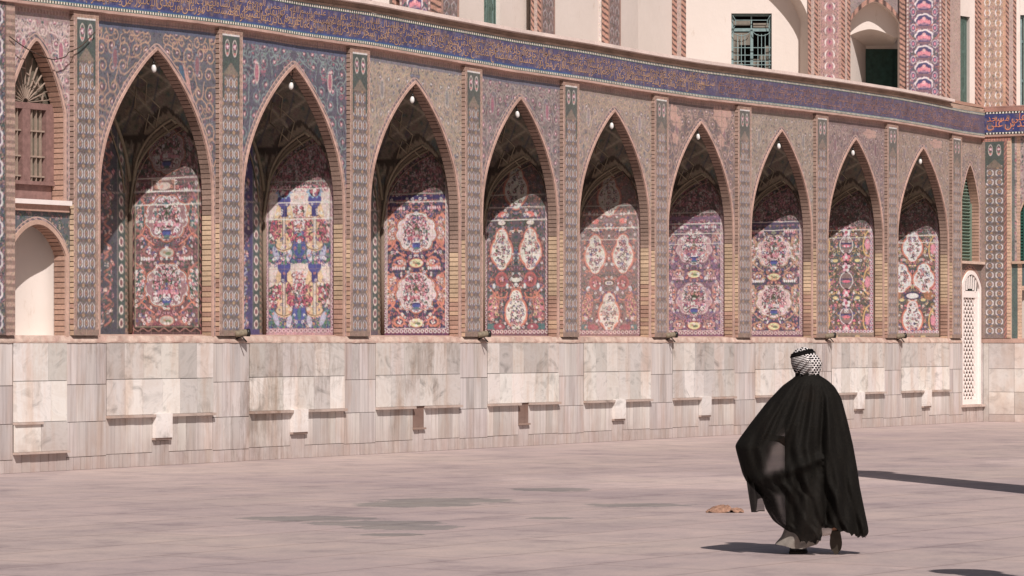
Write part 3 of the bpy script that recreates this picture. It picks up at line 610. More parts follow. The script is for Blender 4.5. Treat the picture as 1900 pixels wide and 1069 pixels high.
def spandrel(a, b, cx, hw, art, z0, zpath, parent, ztop=6.52, name='spandrel', zl=None):
    """front tile face of a bay with an arched opening. zpath(x)->z of the opening"""
    mb = MB(); w = b-a
    def col(X, Z, dist):
        c = art.sample(X-a, art.h-(ztop-Z))
        rim = (dist < .115)[..., None]; r2 = ((dist > .055) & (dist < .10))[..., None]
        c = np.where(rim, L(184, 146, 128), c); chk = (np.sin(Z*60+X*40) > 0)[..., None]
        return np.where(r2, np.where(chk, L(110, 98, 104), L(164, 134, 128)), c)
    th_ = np.linspace(0, pi, 110); xs = -hw*np.cos(th_); curve = np.stack([cx+xs, zpath(xs)], -1)
    curve = np.vstack([[(cx-hw, z) for z in np.arange(z0, curve[0, 1], .05)], curve, [(cx+hw, z) for z in np.arange(curve[-1, 1], z0, -.05)]])
    def dist(X, Z):
        out = np.empty(X.shape)
        for k in range(X.shape[0]): out[k] = np.min(np.hypot(X[k][:, None]-curve[None, :, 0], Z[k][:, None]-curve[None, :, 1]), axis=1)
        return out
    n = 170; t = np.linspace(0, pi, n); xx = cx-hw*np.cos(t); nzv = 150
    zb = zpath(xx-cx); tt = np.linspace(0, 1, nzv); Z = zb[:, None]+(ztop-zb[:, None])*tt[None]; X = np.repeat(xx[:, None], nzv, 1)
    mb.grid(np.stack([X, 0*X, Z], -1), col(X, Z, dist(X, Z)), flip=False)
    for x0, x1 in ((a, cx-hw), (cx+hw, b)):
        if x1-x0 < .005: continue
        xs_ = np.linspace(x0, x1, 9); zs = np.arange(z0, ztop+.01, .018); zs[-1] = ztop; X, Z = np.meshgrid(xs_, zs, indexing='ij')
        mb.grid(np.stack([X, 0*X, Z], -1), col(X, Z, dist(X, Z)))
    return mb.build(name, M_TILE, parent, True)

lamp_labels = ['over the dull maroon tile panel', 'over the blue-columned pink panel', 'over the navy panel with white medallions', 'over the redder panel with white cartouches', 'over the faded panel with white cartouches',
               'over the mauve panel with pale joints', "over the panel behind the man", 'over the yellow and pink vase panel', 'nearest the white lattice door']
for i, (a, b) in enumerate(bays):
    cx = niche(i)
    spandrel(a, b, cx, (b-a)/2-.11, scroll_art(i, b-a, 4.7), Z_SILL, lambda x, h=(b-a)/2-.11: arch_z(x, h), wall)

# pilasters
def pilaster(x0, w, seed, faded):
    mb = MB(); z0, z1 = 1.905, 6.50
    art = pil_art(seed, .42, 4.42, faded)
    xs = np.linspace(0, w, 50); zs = np.arange(z0, z1+.001, .0125); zs[-1] = z1; X, Z = np.meshgrid(xs, zs, indexing='ij')
    m = (w-.42*w/.585)/2; u = (X-m)/(w-2*m)
    c = art.sample(np.clip(u, 0, 1)*.42, np.clip(Z-1.985, 0, 4.42))
    edge = (u < 0) | (u > 1); ck = ((np.floor(Z/.052)+np.floor(X/.02)) % 2 == 0)
    c = np.where(edge[..., None], np.where(ck[..., None], L(176, 140, 122), L(150, 116, 98)), c)
    out = (X < .022) | (X > w-.022); c = np.where(out[..., None], L(190, 148, 128)*(.9+.2*(np.sin(Z*47)[..., None] > 0)), c)
    foot = Z < 1.985; c = np.where(foot[..., None], np.where((np.sin(X*260) > 0)[..., None], L(120, 96, 84), L(160, 128, 108)), c)
    cap = Z > 6.40; c = np.where(cap[..., None], np.where((np.sin(X*180)+np.sin(Z*190) > 0)[..., None], L(178, 138, 112), L(140, 100, 84)), c)
    c = np.where(((Z > 6.385) & (Z < 6.405) & ~edge)[..., None], L(214, 206, 200), c)
    mb.grid(np.stack([x0+X, np.full_like(X, PY), Z], -1), c)
    ob = mb.build('pilaster', M_TILE, wall, True)
    mb = MB()
    for xx, sg in ((x0, 1), (x0+w, -1)):
        zp = np.linspace(z0, z1, 60); P = np.stack([np.full(60, xx), np.zeros(60), zp], -1); N = np.tile((sg*1., 0, 0), (60, 1))
        brick_strip(mb, P, N, (0, 1, 0), PY, 0.0, seed*3+int(sg), tone=tone_jamb(seed+7), recess=.012, bh=.064, mh=.010)
    mb.build('brick_edge', M_BRICK, ob, True)
FAD = [.0, .0, .03, .12, .12, .3, .2, .26, .26, .3]
for i in range(10): pilaster(PL[i], PW[i], 20+i, FAD[i])

# left-hand pilaster with white medallions, half out of the picture
def medal_strip(w, h, seed):
    random.seed(seed); a = Art(w, h, (96, 90, 110), 130); a.mirror = True
    a.scatter(0, 0, w/2, h, int(60*h), ((150, 96, 110), (176, 120, 110), (84, 100, 120), (140, 130, 110)), .02, .04); a.mirror = False
    for y in np.arange(.2, h, .42): a.ell(w/2, y, w*.36, .19, (206, 198, 196), 0, .08, 9); a.ell(w/2, y, w*.29, .155, (110, 90, 110), 0, .08, 9); a.flower(w/2, y, .09, (190, 90, 110), PINK, WHT)
    a.frame(0, 0, w, h, .03, (120, 96, 84)); return a
mb = MB(); am = medal_strip(.5, 4.6, 4); xs = np.linspace(-2.2, -1.31, 60); zs = np.arange(1.905, 6.5, .016); X, Z = np.meshgrid(xs, zs, indexing='ij')
c = am.sample((X+2.0), Z-1.9); c = np.where((X > -1.5)[..., None], np.where((np.sin(Z*60) > 0)[..., None], L(176, 140, 120), L(140, 110, 96)), c); c = np.where((X < -2.0)[..., None], L(150, 120, 104), c)
mb.grid(np.stack([X, np.full_like(X, PY), Z], -1), c); mb.box(-1.312, -1.308, PY, 0, 1.905, 6.5, L(170, 130, 110)); mb.build('pilaster', M_TILE, wall, True, 'pilaster with a column of white flowered medallions')

# ---------------------------------------------------- left bay: arched window above a small white niche
def pointed(hw, zs, za, p=1.25):
    """pointed arch profile"""
    def f(x):
        q = np.clip(np.abs(np.asarray(x, float))/hw, 0, 1); return zs+(za-zs)*(1-q**p)**(.78)
    return f
def reveal_strip(mb, cx, hw, f, z0, y1, seed, y0=0, n=60, dark=None):
    t = np.linspace(0, pi, n); xs = hw*np.cos(t); P = np.stack([cx+xs, 0*xs, f(xs)], -1)
    P = np.vstack([[(cx+hw, 0, z0)], P, [(cx-hw, 0, z0)]]); T = np.gradient(P, axis=0); T /= np.linalg.norm(T, axis=1)[:, None]
    N = np.stack([T[:, 2], 0*T[:, 0], -T[:, 0]], -1); brick_strip(mb, P, N, (0, 1, 0), y0, y1, seed, tone=lambda z, s: L(190, 146, 122), bh=.066, mh=.010)
    return P, N
lb = empty('left_window_bay', None, None); del lb['label']; del lb['category']; lb.parent = wall
wx, whw = -.775, .60; fw = pointed(whw, 5.02, 6.02, 1.3)
A9 = scroll_art(9, 1.35, 3.0)
spandrel(-1.31, -.03, wx, whw, A9, 3.78, lambda x: fw(x), lb, name='window_spandrel')
mb = MB(); P, N = reveal_strip(mb, wx, whw, fw, 3.80, .20, 77)
G = np.stack([P+N*.008+np.array((0, -.003, 0)), P+N*.008+np.array((0, -.02, 0)), P+N*.05+np.array((0, -.02, 0)), P+N*.05+np.array((0, -.003, 0))], 1); mb.grid(G, L(198, 158, 140)); mb.build('brick_reveal', M_BRICK, lb, True)
win = MB(); g = .20
for x0, x1, z0, z1, y0_ in ((wx-.6, wx+.6, 3.80, 4.02, g+.01), (wx-.6, wx+.6, 5.08, 5.17, g-.03), (wx-.085, wx+.085, 4.02, 5.08, g-.03), (wx+.43, wx+.6, 4.02, 5.08, g-.03), (wx-.6, wx-.43, 4.02, 5.08, g-.03), (wx-.6, wx+.6, 4.02, 4.07, g-.05)):
    win.box(x0, x1, y0_, g+.1, z0, z1)
wf = win.build('window', M_WOOD, lb, True, 'faded red wooden double window with a fanlight of pale rays')
mb = MB(); mb.box(wx-.6, wx+.6, g+.05, g+.06, 4.02, 6.0); mb.build('pane', M_CURTAIN, wf, True)
mb = MB()
for sx in (-1, 1):
    c0 = wx+sx*.257
    for dx in (-.10, .0, .10): mb.box(c0+dx-.005, c0+dx+.005, g, g+.04, 4.07, 5.08)
    for z in (4.14, 4.42, 4.78): mb.box(c0-.17, c0+.17, g-.005, g+.045, z-.012, z+.012)
mb.build('glazing_bar', M_PALEWOOD, wf, True)
mb = MB()
for k in range(13):
    an = pi*(k+.5)/13; d = np.array((cos(an), 0, sin(an))); n_ = np.array((-sin(an), 0, cos(an))); r1 = .5 if k % 2 else .62
    r1 = min(r1 + .25*max(0, sin(an)-.6)*1.6, .85); c0 = np.array((wx, g-.005, 5.17))
    mb.obox(c0+d*(r1/2+.03), d*(r1/2-.03), (0, .012, 0), n_*.0045)
    if k % 3 != 1: mb.obox(c0+d*(r1*.62)+n_*.05, n_*.055+d*.01, (0, .011, 0), d*.009)
mb.build('fanlight_ray', M_PALEWOOD, wf, True)
mb = MB(); mb.box(-1.31, -.10, -.10, .19, 3.735, 3.80); mb.build('window_ledge', M_WHITE, lb, True)
mb = MB(); mb.box(-1.31, -.10, -.05, -.001, 3.64, 3.735, L(186, 142, 122)); mb.build('ledge_brickwork', M_BRICK, lb, True)
nx0, nhw = -.745, .60; fn = pointed(nhw, 3.02, 3.45, 1.9)
mb = MB(); an = Art(1.35, 1.9, (96, 100, 104), 110); random.seed(9); an.scatter(0, 0, 1.35, 1.9, 120, ((150, 110, 100), (90, 120, 116), (170, 150, 120), (160, 120, 130)), .02, .04)
sp = spandrel(-1.31, -.03, nx0, nhw, an, Z_SILL, lambda x: fn(x), lb, ztop=3.66, name='niche_spandrel')
mb = MB(); P, N = reveal_strip(mb, nx0, nhw, fn, Z_SILL, .19, 78); G = np.stack([P+N*.008+np.array((0, -.003, 0)), P+N*.008+np.array((0, -.018, 0)), P+N*.07+np.array((0, -.018, 0)), P+N*.07+np.array((0, -.003, 0))], 1); mb.grid(G, L(200, 160, 138)); mb.build('brick_reveal', M_BRICK, lb, True)
mb = MB(); t = np.linspace(0, pi, 26); xs = -np.cos(t)*(nhw+.03); yb = .19+.36*np.sin(t)**.6; zs = np.linspace(0, 1, 30)
G = np.array([[(nx0+x, y_, 1.88+(fn(0)+.05-1.88)*z) for z in zs] for x, y_ in zip(xs, yb)]); mb.grid(G, smooth=True, flip=True)
mb.grid(np.array([[(nx0-.7, .15, 1.885), (nx0-.7, .6, 1.885)], [(nx0+.7, .15, 1.885), (nx0+.7, .6, 1.885)]])); mb.grid(np.array([[(nx0-.7, .19, 3.5), (nx0-.7, .6, 3.5)], [(nx0+.7, .19, 3.5), (nx0+.7, .6, 3.5)]])); mb.build('white_niche', M_PLASTER, lb, True)

# ---------------------------------------------------- right bay: shuttered window above the lattice door
rb = empty('right_door_bay', None, None); del rb['label']; del rb['category']; rb.parent = wall
rx, rhw = 32.33, .50; fr = pointed(rhw, 4.95, 5.86, 1.3)
spandrel(31.694, 32.96, rx, rhw, scroll_art(8, 1.35, 3.0), 3.66, lambda x: fr(x), rb, name='window_spandrel')
mb = MB(); P, N = reveal_strip(mb, rx, rhw, fr, 3.66, .20, 81); mb.build('brick_reveal', M_BRICK, rb, True)
mb = MB(); mb.box(rx-.5, rx+.5, .24, .26, 3.66, 5.9, L(84, 96, 84))
for z in np.arange(3.72, 5.8, .075): mb.obox((rx, .205, z), (.42 if z < 5 else .42*max(.15, 1-(z-5)/.95), 0, 0), (0, .03, -.026), (0, .005, .007), L(128, 148, 132))
for x in (-.46, .46): mb.box(rx+x-.04, rx+x+.04, .17, .24, 3.66, 5.0, L(120, 138, 122))
mb.build('louvred_shutter', M_STONE, rb, True)
mb = MB(); mb.box(31.70, 32.96, -.10, .19, 3.60, 3.66, L(206, 180, 164)); mb.build('window_ledge', M_STONE, rb, True)
drx, drh = 32.34, .56; fd = pointed(drh, 3.05, 3.45, 2.0)
spd = spandrel(31.694, 32.96, drx, drh, Art(1.35, 3.3, (132, 118, 112), 60), .40, lambda x: fd(x), rb, ztop=3.60, name='door_surround')
spd.data.materials[0] = M_STONE
dr = MB(); y0_ = .04; pale = L(238, 226, 220)
def arc_band(mb, cx, f, w, y0_, y1, s0, z0, col):
    t = np.linspace(0, pi, 40); xs = w*np.cos(t); o = np.stack([cx+xs, f(xs)], -1); o = np.vstack([[(cx+w, z0)], o, [(cx-w, z0)]])
    c0 = np.array((cx, f(0)-w*.9)); inn = np.array([(cx+(p[0]-cx)*(1-s0/w), p[1] if p[1] < c0[1] else c0[1]+(p[1]-c0[1])*(1-s0/w)) for p in o])
    G = np.stack([np.stack([o[:, 0], 0*o[:, 0]+y1, o[:, 1]], -1), np.stack([o[:, 0], 0*o[:, 0]+y0_, o[:, 1]], -1), np.stack([inn[:, 0], 0*o[:, 0]+y0_, inn[:, 1]], -1), np.stack([inn[:, 0], 0*o[:, 0]+y1, inn[:, 1]], -1)], 1); mb.grid(G, col)
arc_band(dr, drx, fd, drh, -.03, .03, .10, .40, pale)
dr.box(drx-.46, drx+.46, .0, .09, 2.83, 2.98, pale); dr.box(drx-.46, drx+.46, .0, .09, .40, .52, pale)
dr.box(drx+.30, drx+.46, .005, .085, .52, 2.83, pale); dr.box(drx-.46, drx-.38, .005, .085, .52, 2.83, pale)
lt = dr.build('lattice_door', M_WHITE, rb, True, 'white arched door of diagonal lattice with a fan of upright bars')
mb = MB()
for k in range(-6, 18):
    for sg in (1, -1):
        zc = .60+k*.17
        p0 = np.array((drx-.40, .045+.006*sg, zc-sg*.36)); p1 = np.array((drx+.32, .045+.006*sg, zc+sg*.36)); lo, hi = .52, 2.83
        d = p1-p0
        ta = [(lo-p0[2])/d[2], (hi-p0[2])/d[2]]; t0, t1 = max(0, min(ta)), min(1, max(ta))
        if t1-t0 < .05: continue
        q0, q1 = p0+d*t0, p0+d*t1; dd = (q1-q0)/2; nn = np.cross(dd, (0, 1, 0)); nn /= np.linalg.norm(nn); mb.obox((q0+q1)/2, dd, (0, .012, 0), nn*.017)
mb.build('lattice', M_WHITE, lt, True)
mb = MB()
for k in range(6): x = drx-.33+k*.125; mb.obox((x, .0, 3.10+.10*(1-abs(k-2.5)/3)), (.022, 0, .0), (0, .012, 0), (.012, 0, .15))
mb.build('fan_bar', M_WHITE, lt, True)
mb = MB(); mb.box(drx-.62, drx+.62, .30, .32, .3, 3.6); mb.build('dark_doorway', M_DARK, lt, True)
mb = MB(); mb.box(drx-.62, drx+.62, -.11, .29, .345, .395, L(206, 186, 176)); mb.build('door_step', M_MARBLE, rb, True)

# ---------------------------------------------------- cornice, inscription frieze, ledge
def frieze_art(w, h, seed, strong=False):
    random.seed(seed); a = Art(w, h, (62, 58, 108) if not strong else (36, 46, 118), 60)
    for _ in range(int(w*40)):
        x, y = random.uniform(0, w), random.uniform(.03, h-.03); a.spiral(x, y, random.uniform(.03, .07), .016, random.choice(((112, 98, 116), (90, 88, 130), (140, 108, 100), (70, 66, 116), (124, 96, 92))), 1.2, random.uniform(0, 6), random.choice((-1, 1)))
        if random.random() < .4: a.ell(x, y, .015, .012, (160, 150, 170))
    return a
def extrude_s(mb, prof, s0, s1, col, n=60, axis=0):
    xs = np.linspace(s0, s1, n); prof = np.array(prof)
    mb.grid(np.array([[(x, p[0], p[1]) for p in prof] for x in xs]), col)
S0, S1 = -2.3, 33.03
YC = -.10
co = MB(); xs = np.linspace(S0, S1, 200); rr = np.random.RandomState(5)
prof = [(0, 6.50), (YC+.004, 6.505), (YC-.004, 6.512), (YC-.002, 6.553)]
kk = np.stack([np.ones((200, 3))*L(194, 154, 138)*rr.uniform(.88, 1.08, (200, 1)) for _ in prof], 1)
P = np.array([[(x, p[0], p[1]+rr.uniform(-.004, .004)) for p in prof] for x in xs]); co.grid(P, kk)
prof = [(YC, 7.075), (YC-.005, 7.08), (YC-.008, 7.115), (YC+.03, 7.12), (YC+.03, 7.20)]
kk = np.stack([np.ones((200, 3))*L(186, 154, 132)*rr.uniform(.82, 1.08, (200, 1)) for _ in prof], 1)
P = np.array([[(x, p[0], p[1]+rr.uniform(-.004, .004)) for p in prof] for x in xs]); co.grid(P, kk)
co.build('brick_cornice', M_BRICK, wall, True)
fz = MB(); ns = 2200; fa = frieze_art(S1-S0, .42, 11); zz = np.linspace(6.605, 7.022, 20); xs = np.linspace(S0, S1, ns); X, Z = np.meshgrid(xs, zz, indexing='ij')
cc = fa.sample(X-S0, Z-6.605); pur = np.interp(X, [0, 8, 16, 24, 33], [0, .15, .4, .6, .85])[..., None]; cc = cc*(1-pur)+L(104, 88, 108)*pur; cc = np.where(((Z < 6.64) & (X < 14))[..., None], L(40, 66, 130), cc)
fz.grid(np.stack([X, np.full_like(X, YC), Z], -1), cc)
fro = fz.build('inscription_frieze', M_TILE, wall, True)
def dots(mb, x0, x1, z0, z1, y, step=.062, axis=0, s=0):
    n = int(abs(x1-x0)/step); V = []; 
    e0 = np.linspace(x0, x1, 60)
    def pt(a_, yy, z): return (a_, yy, z) if axis == 0 else (s+(yy if axis == 1 else 0), a_, z)
    mb.grid(np.array([[pt(a_, y, z0), pt(a_, y, z1)] for a_ in e0]), L(84, 84, 78))
    mb.grid(np.array([[pt(a_, y-.004, z0), pt(a_, y-.004, z0+.008)] for a_ in e0]), L(96, 124, 112)); mb.grid(np.array([[pt(a_, y-.004, z1-.008), pt(a_, y-.004, z1)] for a_ in e0]), L(84, 140, 146))
    for k in range(n):
        a_ = x0+(x1-x0)*(k+.2)/n; b_ = x0+(x1-x0)*(k+.75)/n
        mb.grid(np.array([[pt(a_, y-.005, z0+.009), pt(a_, y-.005, z1-.009)], [pt(b_, y-.005, z0+.009), pt(b_, y-.005, z1-.009)]]), L(214, 202, 182))
mb = MB(); dots(mb, S0, S1, 6.553, 6.606, YC); dots(mb, S0, S1, 7.021, 7.076, YC); mb.build('dotted_tile_band', M_TILE, wall, True)
mb = MB()
xs = np.linspace(S0, 31.0, 90); rr = np.random.RandomState(8)
for (y_, z_, y2, z2) in ((-.20, 7.195, -.20, 7.255), (-.20, 7.255, .35, 7.262), (YC, 7.19, -.20, 7.195)):
    P = np.array([[(x, y_, z_), (x, y2, z2)] for x in xs]); mb.grid(P, L(228, 208, 198))
mb.box(31.0-.002, 31.0, -.2, .3, 7.195, 7.255, L(220, 200, 188)); mb.build('white_ledge', M_STONE, wall, True)
mb = MB(); mb.box(S0, CORNER+2, .34, 16, 7.0, 7.20, L(180, 160, 145)); mb.box(31.0, CORNER, -.07, .34, 7.18, 7.26, L(186, 146, 128)); mb.build('roof_terrace', M_STONE, wall, True)
mb = MB(); mb.box(S0, CORNER+.4, D+.05, D+.4, 0, 7.0, L(150, 130, 118))
mb.box(S0, -1.31, -.0, .3, 1.89, 6.5, L(150, 130, 118))
for k in range(10): mb.box(PL[k]-.05, R_[k]+.05, .18, D+.05, 1.9, 6.5, L(150, 130, 118)) if 0 < k else None
mb.box(S0, -.1, .62, D, 1.9, 6.5, L(150, 130, 118)); mb.build('masonry_core', M_BRICK, wall)

# ---- lettering: connected Arabic forms laid on the frieze
FORMS = {'ا': 'FE8D FE8E', 'ب': 'FE8F FE90 FE91 FE92', 'ت': 'FE95 FE96 FE97 FE98', 'ث': 'FE99 FE9A FE9B FE9C', 'ج': 'FE9D FE9E FE9F FEA0', 'ح': 'FEA1 FEA2 FEA3 FEA4', 'خ': 'FEA5 FEA6 FEA7 FEA8', 'د': 'FEA9 FEAA', 'ذ': 'FEAB FEAC', 'ر': 'FEAD FEAE', 'ز': 'FEAF FEB0',
         'س': 'FEB1 FEB2 FEB3 FEB4', 'ش': 'FEB5 FEB6 FEB7 FEB8', 'ص': 'FEB9 FEBA FEBB FEBC', 'ض': 'FEBD FEBE FEBF FEC0', 'ط': 'FEC1 FEC2 FEC3 FEC4', 'ع': 'FEC9 FECA FECB FECC', 'غ': 'FECD FECE FECF FED0', 'ف': 'FED1 FED2 FED3 FED4', 'ق': 'FED5 FED6 FED7 FED8', 'ك': 'FED9 FEDA FEDB FEDC',
         'ل': 'FEDD FEDE FEDF FEE0', 'م': 'FEE1 FEE2 FEE3 FEE4', 'ن': 'FEE5 FEE6 FEE7 FEE8', 'ه': 'FEE9 FEEA FEEB FEEC', 'و': 'FEED FEEE', 'ي': 'FEF1 FEF2 FEF3 FEF4', 'ى': 'FEEF FEF0', 'ة': 'FE93 FE94'}
def shape(txt):
    out = []
    for w_ in txt.split():
        g = []
        for k, ch in enumerate(w_):
            f = FORMS.get(ch)
            if not f: continue
            f = f.split(); prev = k > 0 and len(FORMS.get(w_[k-1], 'x').split()) == 4; nxt = k < len(w_)-1 and len(f) == 4
            j = (3 if nxt else 1) if prev else (2 if nxt else 0); g.append(chr(int(f[j], 16)))
        out.append(''.join(g[::-1]))
    return out[::-1]
_gly = {}
def word_mesh(wd):
    if wd in _gly: return _gly[wd]
    cu = bpy.data.curves.new('lettering', 'FONT'); cu.body = wd; cu.resolution_u = 1; o = bpy.data.objects.new('lettering', cu); C.objects.link(o)
    bpy.context.view_layer.update(); me = bpy.data.meshes.new_from_object(o.evaluated_get(bpy.context.evaluated_depsgraph_get()))
    V = np.array([v.co[:] for v in me.vertices]) if len(me.vertices) else np.zeros((0, 3)); F = [tuple(p.vertices) for p in me.polygons]
    bpy.data.objects.remove(o); bpy.data.meshes.remove(me); bpy.data.curves.remove(cu); _gly[wd] = (V, F); return V, F
NUR = 'بسم الله الرحمن الرحيم الله نور السماوات والارض مثل نوره كمشكاة فيها مصباح المصباح في زجاجة الزجاجة كانها كوكب دري يوقد من شجرة مباركة زيتونة لا شرقية ولا غربية يكاد زيتها يضيء ولو لم تمسسه نار نور على نور يهدي الله لنوره من يشاء ويضرب الله الامثال للناس والله بكل شيء عليم'
def lettering(rows, x_of, length, parent, material, name='inscription', seed=1):
    """rows: (text, z base, glyph height scale, width scale); x_of(s,z,push)->point"""
    vs, fs = [], []; n = 0; r = np.random.RandomState(seed)
    for txt, zb, sz, sw, gap in rows:
        words = shape(txt); s = gap*.3; k = 0
        while s < length:
            V, F = word_mesh(words[k % len(words)]); k += 1
            if not len(V): continue
            wv = V[:, 0].max()*sw
            if s+wv > length: break
            jz = r.uniform(-.015, .02); sl = r.uniform(.9, 1.15)
            for v in V: vs.append(x_of(s+v[0]*sw+v[1]*.02, zb+jz+v[1]*sz*sl, .0))
            fs += [tuple(q+n for q in f) for f in F]; n += len(V); s += wv+gap
    me = bpy.data.meshes.new(name); me.from_pydata([tuple(v) for v in vs], [], fs); me.materials.append(material); me.update()
    return link(bpy.data.objects.new(name, me), parent)
M_LETTER = simple('ochre_lettering_glaze', L(172, 138, 112), .5, .3, 3, .35)
M_LETTER2 = simple('orange_lettering_glaze', L(214, 140, 112), .45, .3, 3, .15)
def on_wall(s, z, p):
    P = sag(np.array([S0+s, YC-.004, z])); return P
M_LETTER3 = simple('dusty_lettering_glaze', L(150, 116, 106), .5, .3, 3, .35)
lettering([(NUR, 6.685, .21, .20, .0), (' '.join(NUR.split()[7:]+NUR.split()[:7]), 6.80, .20, .19, .01), (' '.join(NUR.split()[17:]+NUR.split()[:17]), 6.90, .13, .2, .05)], on_wall, 22, fro, M_LETTER, seed=1)
def on_wall2(s, z, p): return sag(np.array([S0+22+s, YC-.004, z]))
lettering([(' '.join(NUR.split()[12:]+NUR.split()[:12]), 6.685, .21, .20, .0), (NUR, 6.80, .20, .19, .01), (' '.join(NUR.split()[20:]+NUR.split()[:20]), 6.90, .13, .2, .05)], on_wall2, 13.1, fro, M_LETTER3, seed=2)

# ---------------------------------------------------- marble dado
YD = -.045
def slab(mb, x0, x1, z0, z1, y, col, vert, r, g=.0035, deep=.02, wall_y=None):
    v = (r.rand(), r.rand(), r.rand(), vert); q = r.uniform(-.0035, .0035, 3); mb.box(x0+g+abs(q[0]), x1-g, y+q[1]*.8, y+deep, z0+g, z1-g-abs(q[2]), col, v)
dado = MB(); r = np.random.RandomState(12)
def mcol(kind):
    if kind == 'bright': b_ = np.array(L(224, 217, 211))*r.choice([.78, .9, .98, 1.04, 1.08])
    elif kind == 'mid': b_ = np.array(L(208, 200, 194))*r.choice([.80, .90, .96, 1., 1.04, 1.1])
    else: b_ = np.array(L(200, 191, 187))*r.uniform(.86, 1.1)
    return np.minimum(b_*(1+r.uniform(-.012, .012, 3)), .85)
dado.box(-2.4, 31.82, YD+.016, .3, 0, 1.80, L(112, 92, 86), (.3, .3, .3, 1)); dado.box(32.88, CORNER, YD+.016, .3, 0, 1.80, L(112, 92, 86), (.3, .3, .3, 1)); dado.box(31.82, 32.88, YD+.016, .3, 0, .345, L(112, 92, 86), (.3, .3, .3, 1))
def strip_row(mb, x0, x1, z0, z1, y, kind, n, vert=1.0):
    e = np.linspace(x0, x1, n+1); e[1:-1] += r.uniform(-.04, .04, n-1)*(x1-x0)/n*2
    for a_, b_ in zip(e[:-1], e[1:]): slab(mb, a_, b_, z0, z1, y, mcol(kind), vert, r)
# pier fields: narrow upright grey boards of marble
edges = [(-2.4, -1.33)]+[(PL[k]-.14, R_[k]+(.20 if k < 9 else .1)) for k in range(10)]
for a_, b_ in edges:
    zt = 1.80
    for z0, z1 in ((1.21, zt), (.68, 1.21), (.185, .68)): strip_row(dado, a_, b_, z0, z1, YD, 'grey', 4 if b_-a_ > .8 else 3)
    strip_row(dado, a_, b_, .0, .185, YD-.004, 'grey', 6)
fieldx = [(-1.33, PL[0]-.14)]+[(R_[k]+.20, PL[k+1]-.14) for k in range(9)]
blocks = {}
for k, (a_, b_) in enumerate(fieldx):
    if k == 0:
        mp_ = MB(); 
        for z0, z1 in ((1.27, 1.80), (.70, 1.27)): strip_row(mp_, a_, b_, z0, z1, YD-.02, 'bright', 3, 0)
        strip_row(mp_, a_, b_, .285, .70, YD-.03, 'bright', 2, 0); strip_row(dado, a_, b_, .0, .285, YD-.0, 'grey', 6, .6)
        mp_.box(a_, b_, YD-.08, YD, .255, .285, L(196, 178, 168), (.2, .5, .1, 0)); mp_.box(a_, a_+.6, YD-.06, YD, .668, .70, L(196, 178, 168), (.2, .5, .1, 0)); mp_.build('marble_panel', M_MARBLE, wall); continue
    mp_ = MB(); strip_row(mp_, a_, b_, 1.275, 1.80, YD-.02, 'mid', 6, .0); strip_row(mp_, a_, b_, .755, 1.275, YD-.022, 'bright' if k != 3 else 'mid', 6, .0)
    mp_.build('marble_panel', M_MARBLE, wall)
    sl = MB(); cxb = a_+(b_-a_)*.5
    bx = (cxb-.20, cxb+.20) if k not in (3, 4) else (cxb-.17, cxb+.17)
    for x0, x1 in ((a_, bx[0]), (bx[1], b_)): sl.box(x0, x1, YD-.075, YD-.0, .715, .755, L(188, 170, 160), (.4, .2, .6, 0))
    sl.build('marble_ledge', M_MARBLE, wall)
    for x0, x1 in ((a_, bx[0]), (bx[1], b_)):
        strip_row(dado, x0, x1, .20, .715, YD, 'mid', 5); strip_row(dado, x0, x1, 0, .20, YD-.006, 'grey', 6)
    strip_row(dado, bx[0], bx[1], 0, .37, YD, 'grey', 2)
    bl = MB()
    if k in (3, 4): bl.box(bx[0], bx[1], YD+.002, YD+.03, .40, .755, L(128, 104, 94), (.4, .3, .1, .3)); bl.box(bx[0]-.0, bx[1]+.0, YD-.05, YD, .37, .40, L(150, 126, 114), (.4, .3, .1, 0)); nm, lab = 'painted_shade_recess', 'recess under the ledge, its shade painted in brown'  # flush brown panel: the shade of an open recess put into its colour
    else:
        bl.box(bx[0], bx[1], YD-.07, YD, .41, .765, np.array(L(234, 227, 222))*(1 if k not in (6,) else .85), (r.rand(), .1, .6, 0)); bl.box(bx[0]-.01, bx[1]+.01, YD-.05, YD, .375, .41, L(170, 150, 140), (.4, .3, .1, 0)); nm, lab = 'white_block', None
    bl.build(nm, M_MARBLE, wall, label=lab)
# under the lattice door
strip_row(dado, 32.89, 33.0, 0, 1.8, YD, 'grey', 1); strip_row(dado, 31.80, 32.9, .0, .34, YD, 'grey', 6)
dado.build('marble_dado', M_MARBLE, wall)
mb = MB(); xs = np.linspace(-2.4, 31.76, 420); rr = np.random.RandomState(2)
prof = [(YD+.0, 1.797), (YD-.012, 1.803), (YD-.008, 1.83), (-.01, 1.90), (.02, 1.905)]; j = rr.uniform(-.006, .006, (420, 1)); 
kk = np.stack([np.array([L(204, 174, 156) if rr.rand() < .7 else L(188, 150, 134) for _ in xs])*rr.uniform(.85, 1.08, (420, 1)) for _ in prof], 1)
mb.grid(np.array([[(x, p[0], p[1]+j[q, 0]*(0 < m < 4)) for m, p in enumerate(prof)] for q, x in enumerate(xs)]), kk); mb.build('brick_sill', M_BRICK, wall)

# ------------------------------------------------------------------ end wall closing the courtyard on the right
ew = empty('end_wall', 'tiled wall closing the courtyard at the right edge, with an orange inscription on blue', 'wall', (0, 0, 0))
EX = CORNER; EP = EX-.07
def egrid(mb, x, ys, zs, colf, flip=True):
    Y, Z = np.meshgrid(ys, zs, indexing='ij'); mb.grid(np.stack([np.full_like(Y, x), Y, Z], -1), colf(Y, Z), flip=flip)
EL = -7.0
